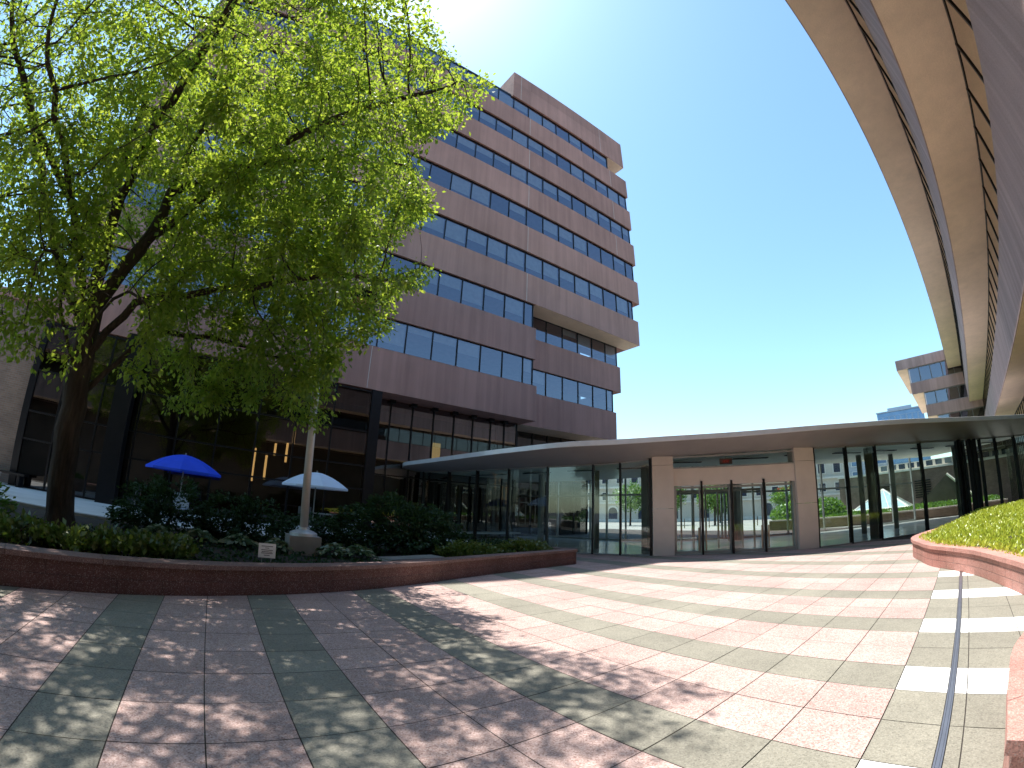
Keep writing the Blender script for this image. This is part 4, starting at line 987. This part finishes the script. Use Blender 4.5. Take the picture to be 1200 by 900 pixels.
# ------------------------------------------------------------------ the world beyond the pavilion
def facade(name, loc, rz, w_, h_, d_, mats, rows, label, cat='building', arch=None, cornice=None):
    """building in local axes: front at y = 0 facing -y, x along the front"""
    t = thing(name, loc, label, cat, rz=rz)
    b = MB(); b.box(-w_ / 2, w_ / 2, .15, d_, 0, h_); b.build('wall', M[mats[0]], t, local=True)
    if cornice:
        b = MB()
        for z, hh, pz in cornice: b.box(-w_ / 2 - pz, w_ / 2 + pz, -pz, .148, z, z + hh)
        b.build('cornice', M[mats[2]], t, local=True)
    for (z0, z1, n, ww) in rows:
        for i in range(n):
            x = -w_ / 2 + (i + .5) * w_ / n
            f = MB(); e = .12
            f.box(x - ww / 2 - e, x - ww / 2, .02, .148, z0 - e, z1 + e); f.box(x + ww / 2, x + ww / 2 + e, .02, .148, z0 - e, z1 + e); f.box(x - ww / 2, x + ww / 2, .02, .148, z1, z1 + e); f.box(x - ww / 2, x + ww / 2, -.02, .148, z0 - e, z0)
            o = f.build('window', M[mats[2]], t, local=True); p = MB(); p.face([(x - ww / 2, .10, z0), (x + ww / 2, .10, z0), (x + ww / 2, .10, z1), (x - ww / 2, .10, z1)]); p.build('pane', M[mats[1]], o, local=True)
    if arch:
        for x, ww, hh in arch:
            P = [(x - ww / 2, 0.0)] + [(x - ww / 2 * math.cos(a), hh + ww / 2 * math.sin(a)) for a in np.linspace(0, PI, 13)] + [(x + ww / 2, 0.0)]
            m = MB(); m.face([(px, .09, pz) for px, pz in P]); m.build('arched_door', M[mats[1]], t, local=True)
            fr = MB(); Q = [(x - (ww / 2 + .3) * math.cos(a), hh + (ww / 2 + .3) * math.sin(a)) for a in np.linspace(0, PI, 13)]
            for (p0, p1, q0, q1) in zip(P[1:-2], P[2:-1], Q[:-1], Q[1:]): fr.face([(p0[0], .06, p0[1]), (p1[0], .06, p1[1]), (q1[0], .06, q1[1]), (q0[0], .06, q0[1])])
            fr.build('arch_surround', M[mats[2]], t, local=True)
    return t
ca = math.radians(29)
facade('stone_building', (66, 37, 0), ca - PI / 2, 46, 12.5, 14, ('cream', 'winblue', 'creamtrim'), [(3.75, 5.0, 18, 1.0), (6.6, 8.2, 18, 1.1), (9.3, 10.9, 18, 1.1)], 'cream stone building with arched doorways seen through the glass doors', arch=[(-20.4 + 5.1 * k, 1.5, 1.75) for k in range(9)], cornice=[(3.1, .25, .18), (5.7, .3, .25), (12.3, .5, .4), (0, .5, .12)])
facade('office_block', (100, 26, 0), math.radians(13) - PI / 2, 26, 16, 14, ('fargrey', 'blueglass', 'creamtrim'), [(2.2 + 3.4 * k, 4.4 + 3.4 * k, 10, 1.9) for k in range(4)], 'pale blue-grey office block beyond the pavilion, right of the doors')
facade('glass_tower', (205, 19, 0), math.radians(5) - PI / 2, 19, 36.5, 14, ('blueglass', 'blueglass', 'fargrey'), [(31.0, 34.5, 8, 1.9), (26, 30, 8, 1.9)], 'distant blue glass tower rising behind the pavilion roof', cornice=[(36.2, .5, .3)])
gtw = [o for o in C.objects if o.name == 'glass_tower'][0]; gt = MB(); gt.box(-5, 5, 2, 9, 36.75, 38.2); gt.build('roof_plant', M['fargrey'], gtw, local=True)
# green bank, low wall, glass pyramid
lw = thing('low_wall', (34, 6, 0), 'long low tan wall in front of a grass strip, seen through the pavilion glass', 'wall')
b = MB(); b.obox((33.0, 13.0), (41.0, -3.5), 0, .35, 0, .62); b.build('wall_body', M['brick'], lw); b = MB(); b.obox((33.0, 13.0), (41.0, -3.5), -.06, .42, .622, .72); b.build('coping', M['panel'], lw)
b = MB(); b.face([(33.4, 13.1, .60), (41.4, -3.4, .60), (54, -3.4, .9), (54, 13.1, .9)]); tag(b.build('lawn', M['lawn']), kind='structure')
n = 9000; a_ = rng.random(n); bb = rng.random(n) ** 1.6
P = np.c_[33.6 + 8 * a_ + bb * 10, 13 - 16.3 * a_, .62 + rng.random(n) * .16 + bb * .2]
tag(leaves('grass', P, rng.normal(size=(n, 3)) * .4 + np.array([0, 0, 1]), .22, M['hedge'], None), kind='stuff')
py = thing('skylight_pyramid', (44.6, 6.5, .6), 'glass pyramid skylight on the grass beyond the pavilion', 'skylight')
bp = [(42.3, 4.2), (46.9, 4.2), (46.9, 8.8), (42.3, 8.8)]; ap = (44.6, 6.5, 2.55)
b = MB()
for i in range(4): b.face([(*bp[i], .9), (*bp[(i + 1) % 4], .9), ap])
b.build('glass', M['skyl'], py)
b = MB()
for i in range(4):
    p0, p1 = bp[i], bp[(i + 1) % 4]; b.tube([(*p0, .9), ap], .07, 6); b.tube([(*p0, .9), (*p1, .9)], .09, 6)
    for f in (.33, .66): b.tube([(p0[0] + (p1[0] - p0[0]) * f, p0[1] + (p1[1] - p0[1]) * f, .9), ap], .04, 5)
b.build('frame', M['creamtrim'], py)
b = MB(); b.prism(bp, .55, .88); b.build('kerb', M['concrete'], py)
hg = thing('hedge', (38, 13, 0), 'dense green hedge beyond the pavilion just right of the stone pillar', 'hedge')
P = in_ellipsoids([((37.5, 12.2, 1.0), (2.0, 2.4, 1.1)), ((41.0, 10.8, 1.1), (2.2, 1.6, 1.2))], 4200, .5); P = P[P[:, 2] > .3]
leaves('foliage', P, rng.normal(size=(len(P), 3)), .26, M['hedge'], hg)
def far_tree(x, y, h, rad, label):
    t = thing('street_tree', (x, y, 0), label, 'tree', 'street trees beyond the pavilion')
    b = MB(); b.tube([(x, y, 0), (x + .1, y, h * .45), (x, y + .1, h * .8)], [.13, .10, .04], 7)
    for k in range(6):
        a = k * 1.05; b.tube([(x + .08, y, h * (.35 + .05 * k)), (x + math.cos(a) * rad * .7, y + math.sin(a) * rad * .7, h * (.55 + .05 * k))], [.05, .015], 5)
    b.build('trunk', M['bark'], t)
    c = in_ellipsoids([((x, y, h * .68), (rad, rad, h * .32))], 90, .4); n = 2400; P = c[rng.integers(0, 90, n)] + rng.normal(size=(n, 3)) * .28
    leaves('crown', P, rng.normal(size=(n, 3)) + np.array([0, 0, -.3]), .24, M['hedge'], t)
for (x, y, h, rad), lb in [((46, 24.5, 4.6, 1.7), 'street tree seen through the right-hand pair of glass doors'), ((47, 31, 5.0, 1.6), 'street tree seen at the left edge of the glass doors'), ((44, 35, 5.2, 1.9), 'street tree seen through the pane left of the stone pillar'), ((52, 18, 4.2, 1.8), 'street tree seen just left of the right stone pillar'), ((56, 29, 3.6, 1.2), 'small street tree in front of the cream stone building')]:
    far_tree(x, y, h, rad, lb)
aw = thing('kiosk', (58, 20.2, 0), 'small red and white kiosk sign seen at the right edge of the doors', 'kiosk')
b = MB(); b.box(58, 60, 19.2, 21.6, 2.6, 4.2); b.build('awning', M['redsign'], aw); b = MB(); b.box(58.1, 60, 19.3, 21.5, 0, 2.58); b.build('kiosk_body', M['creamtrim'], aw)
b = MB(); b.box(57.96, 57.998, 19.6, 20.6, 3.1, 3.7); b.build('sign_panel', M['signwhite'], aw)
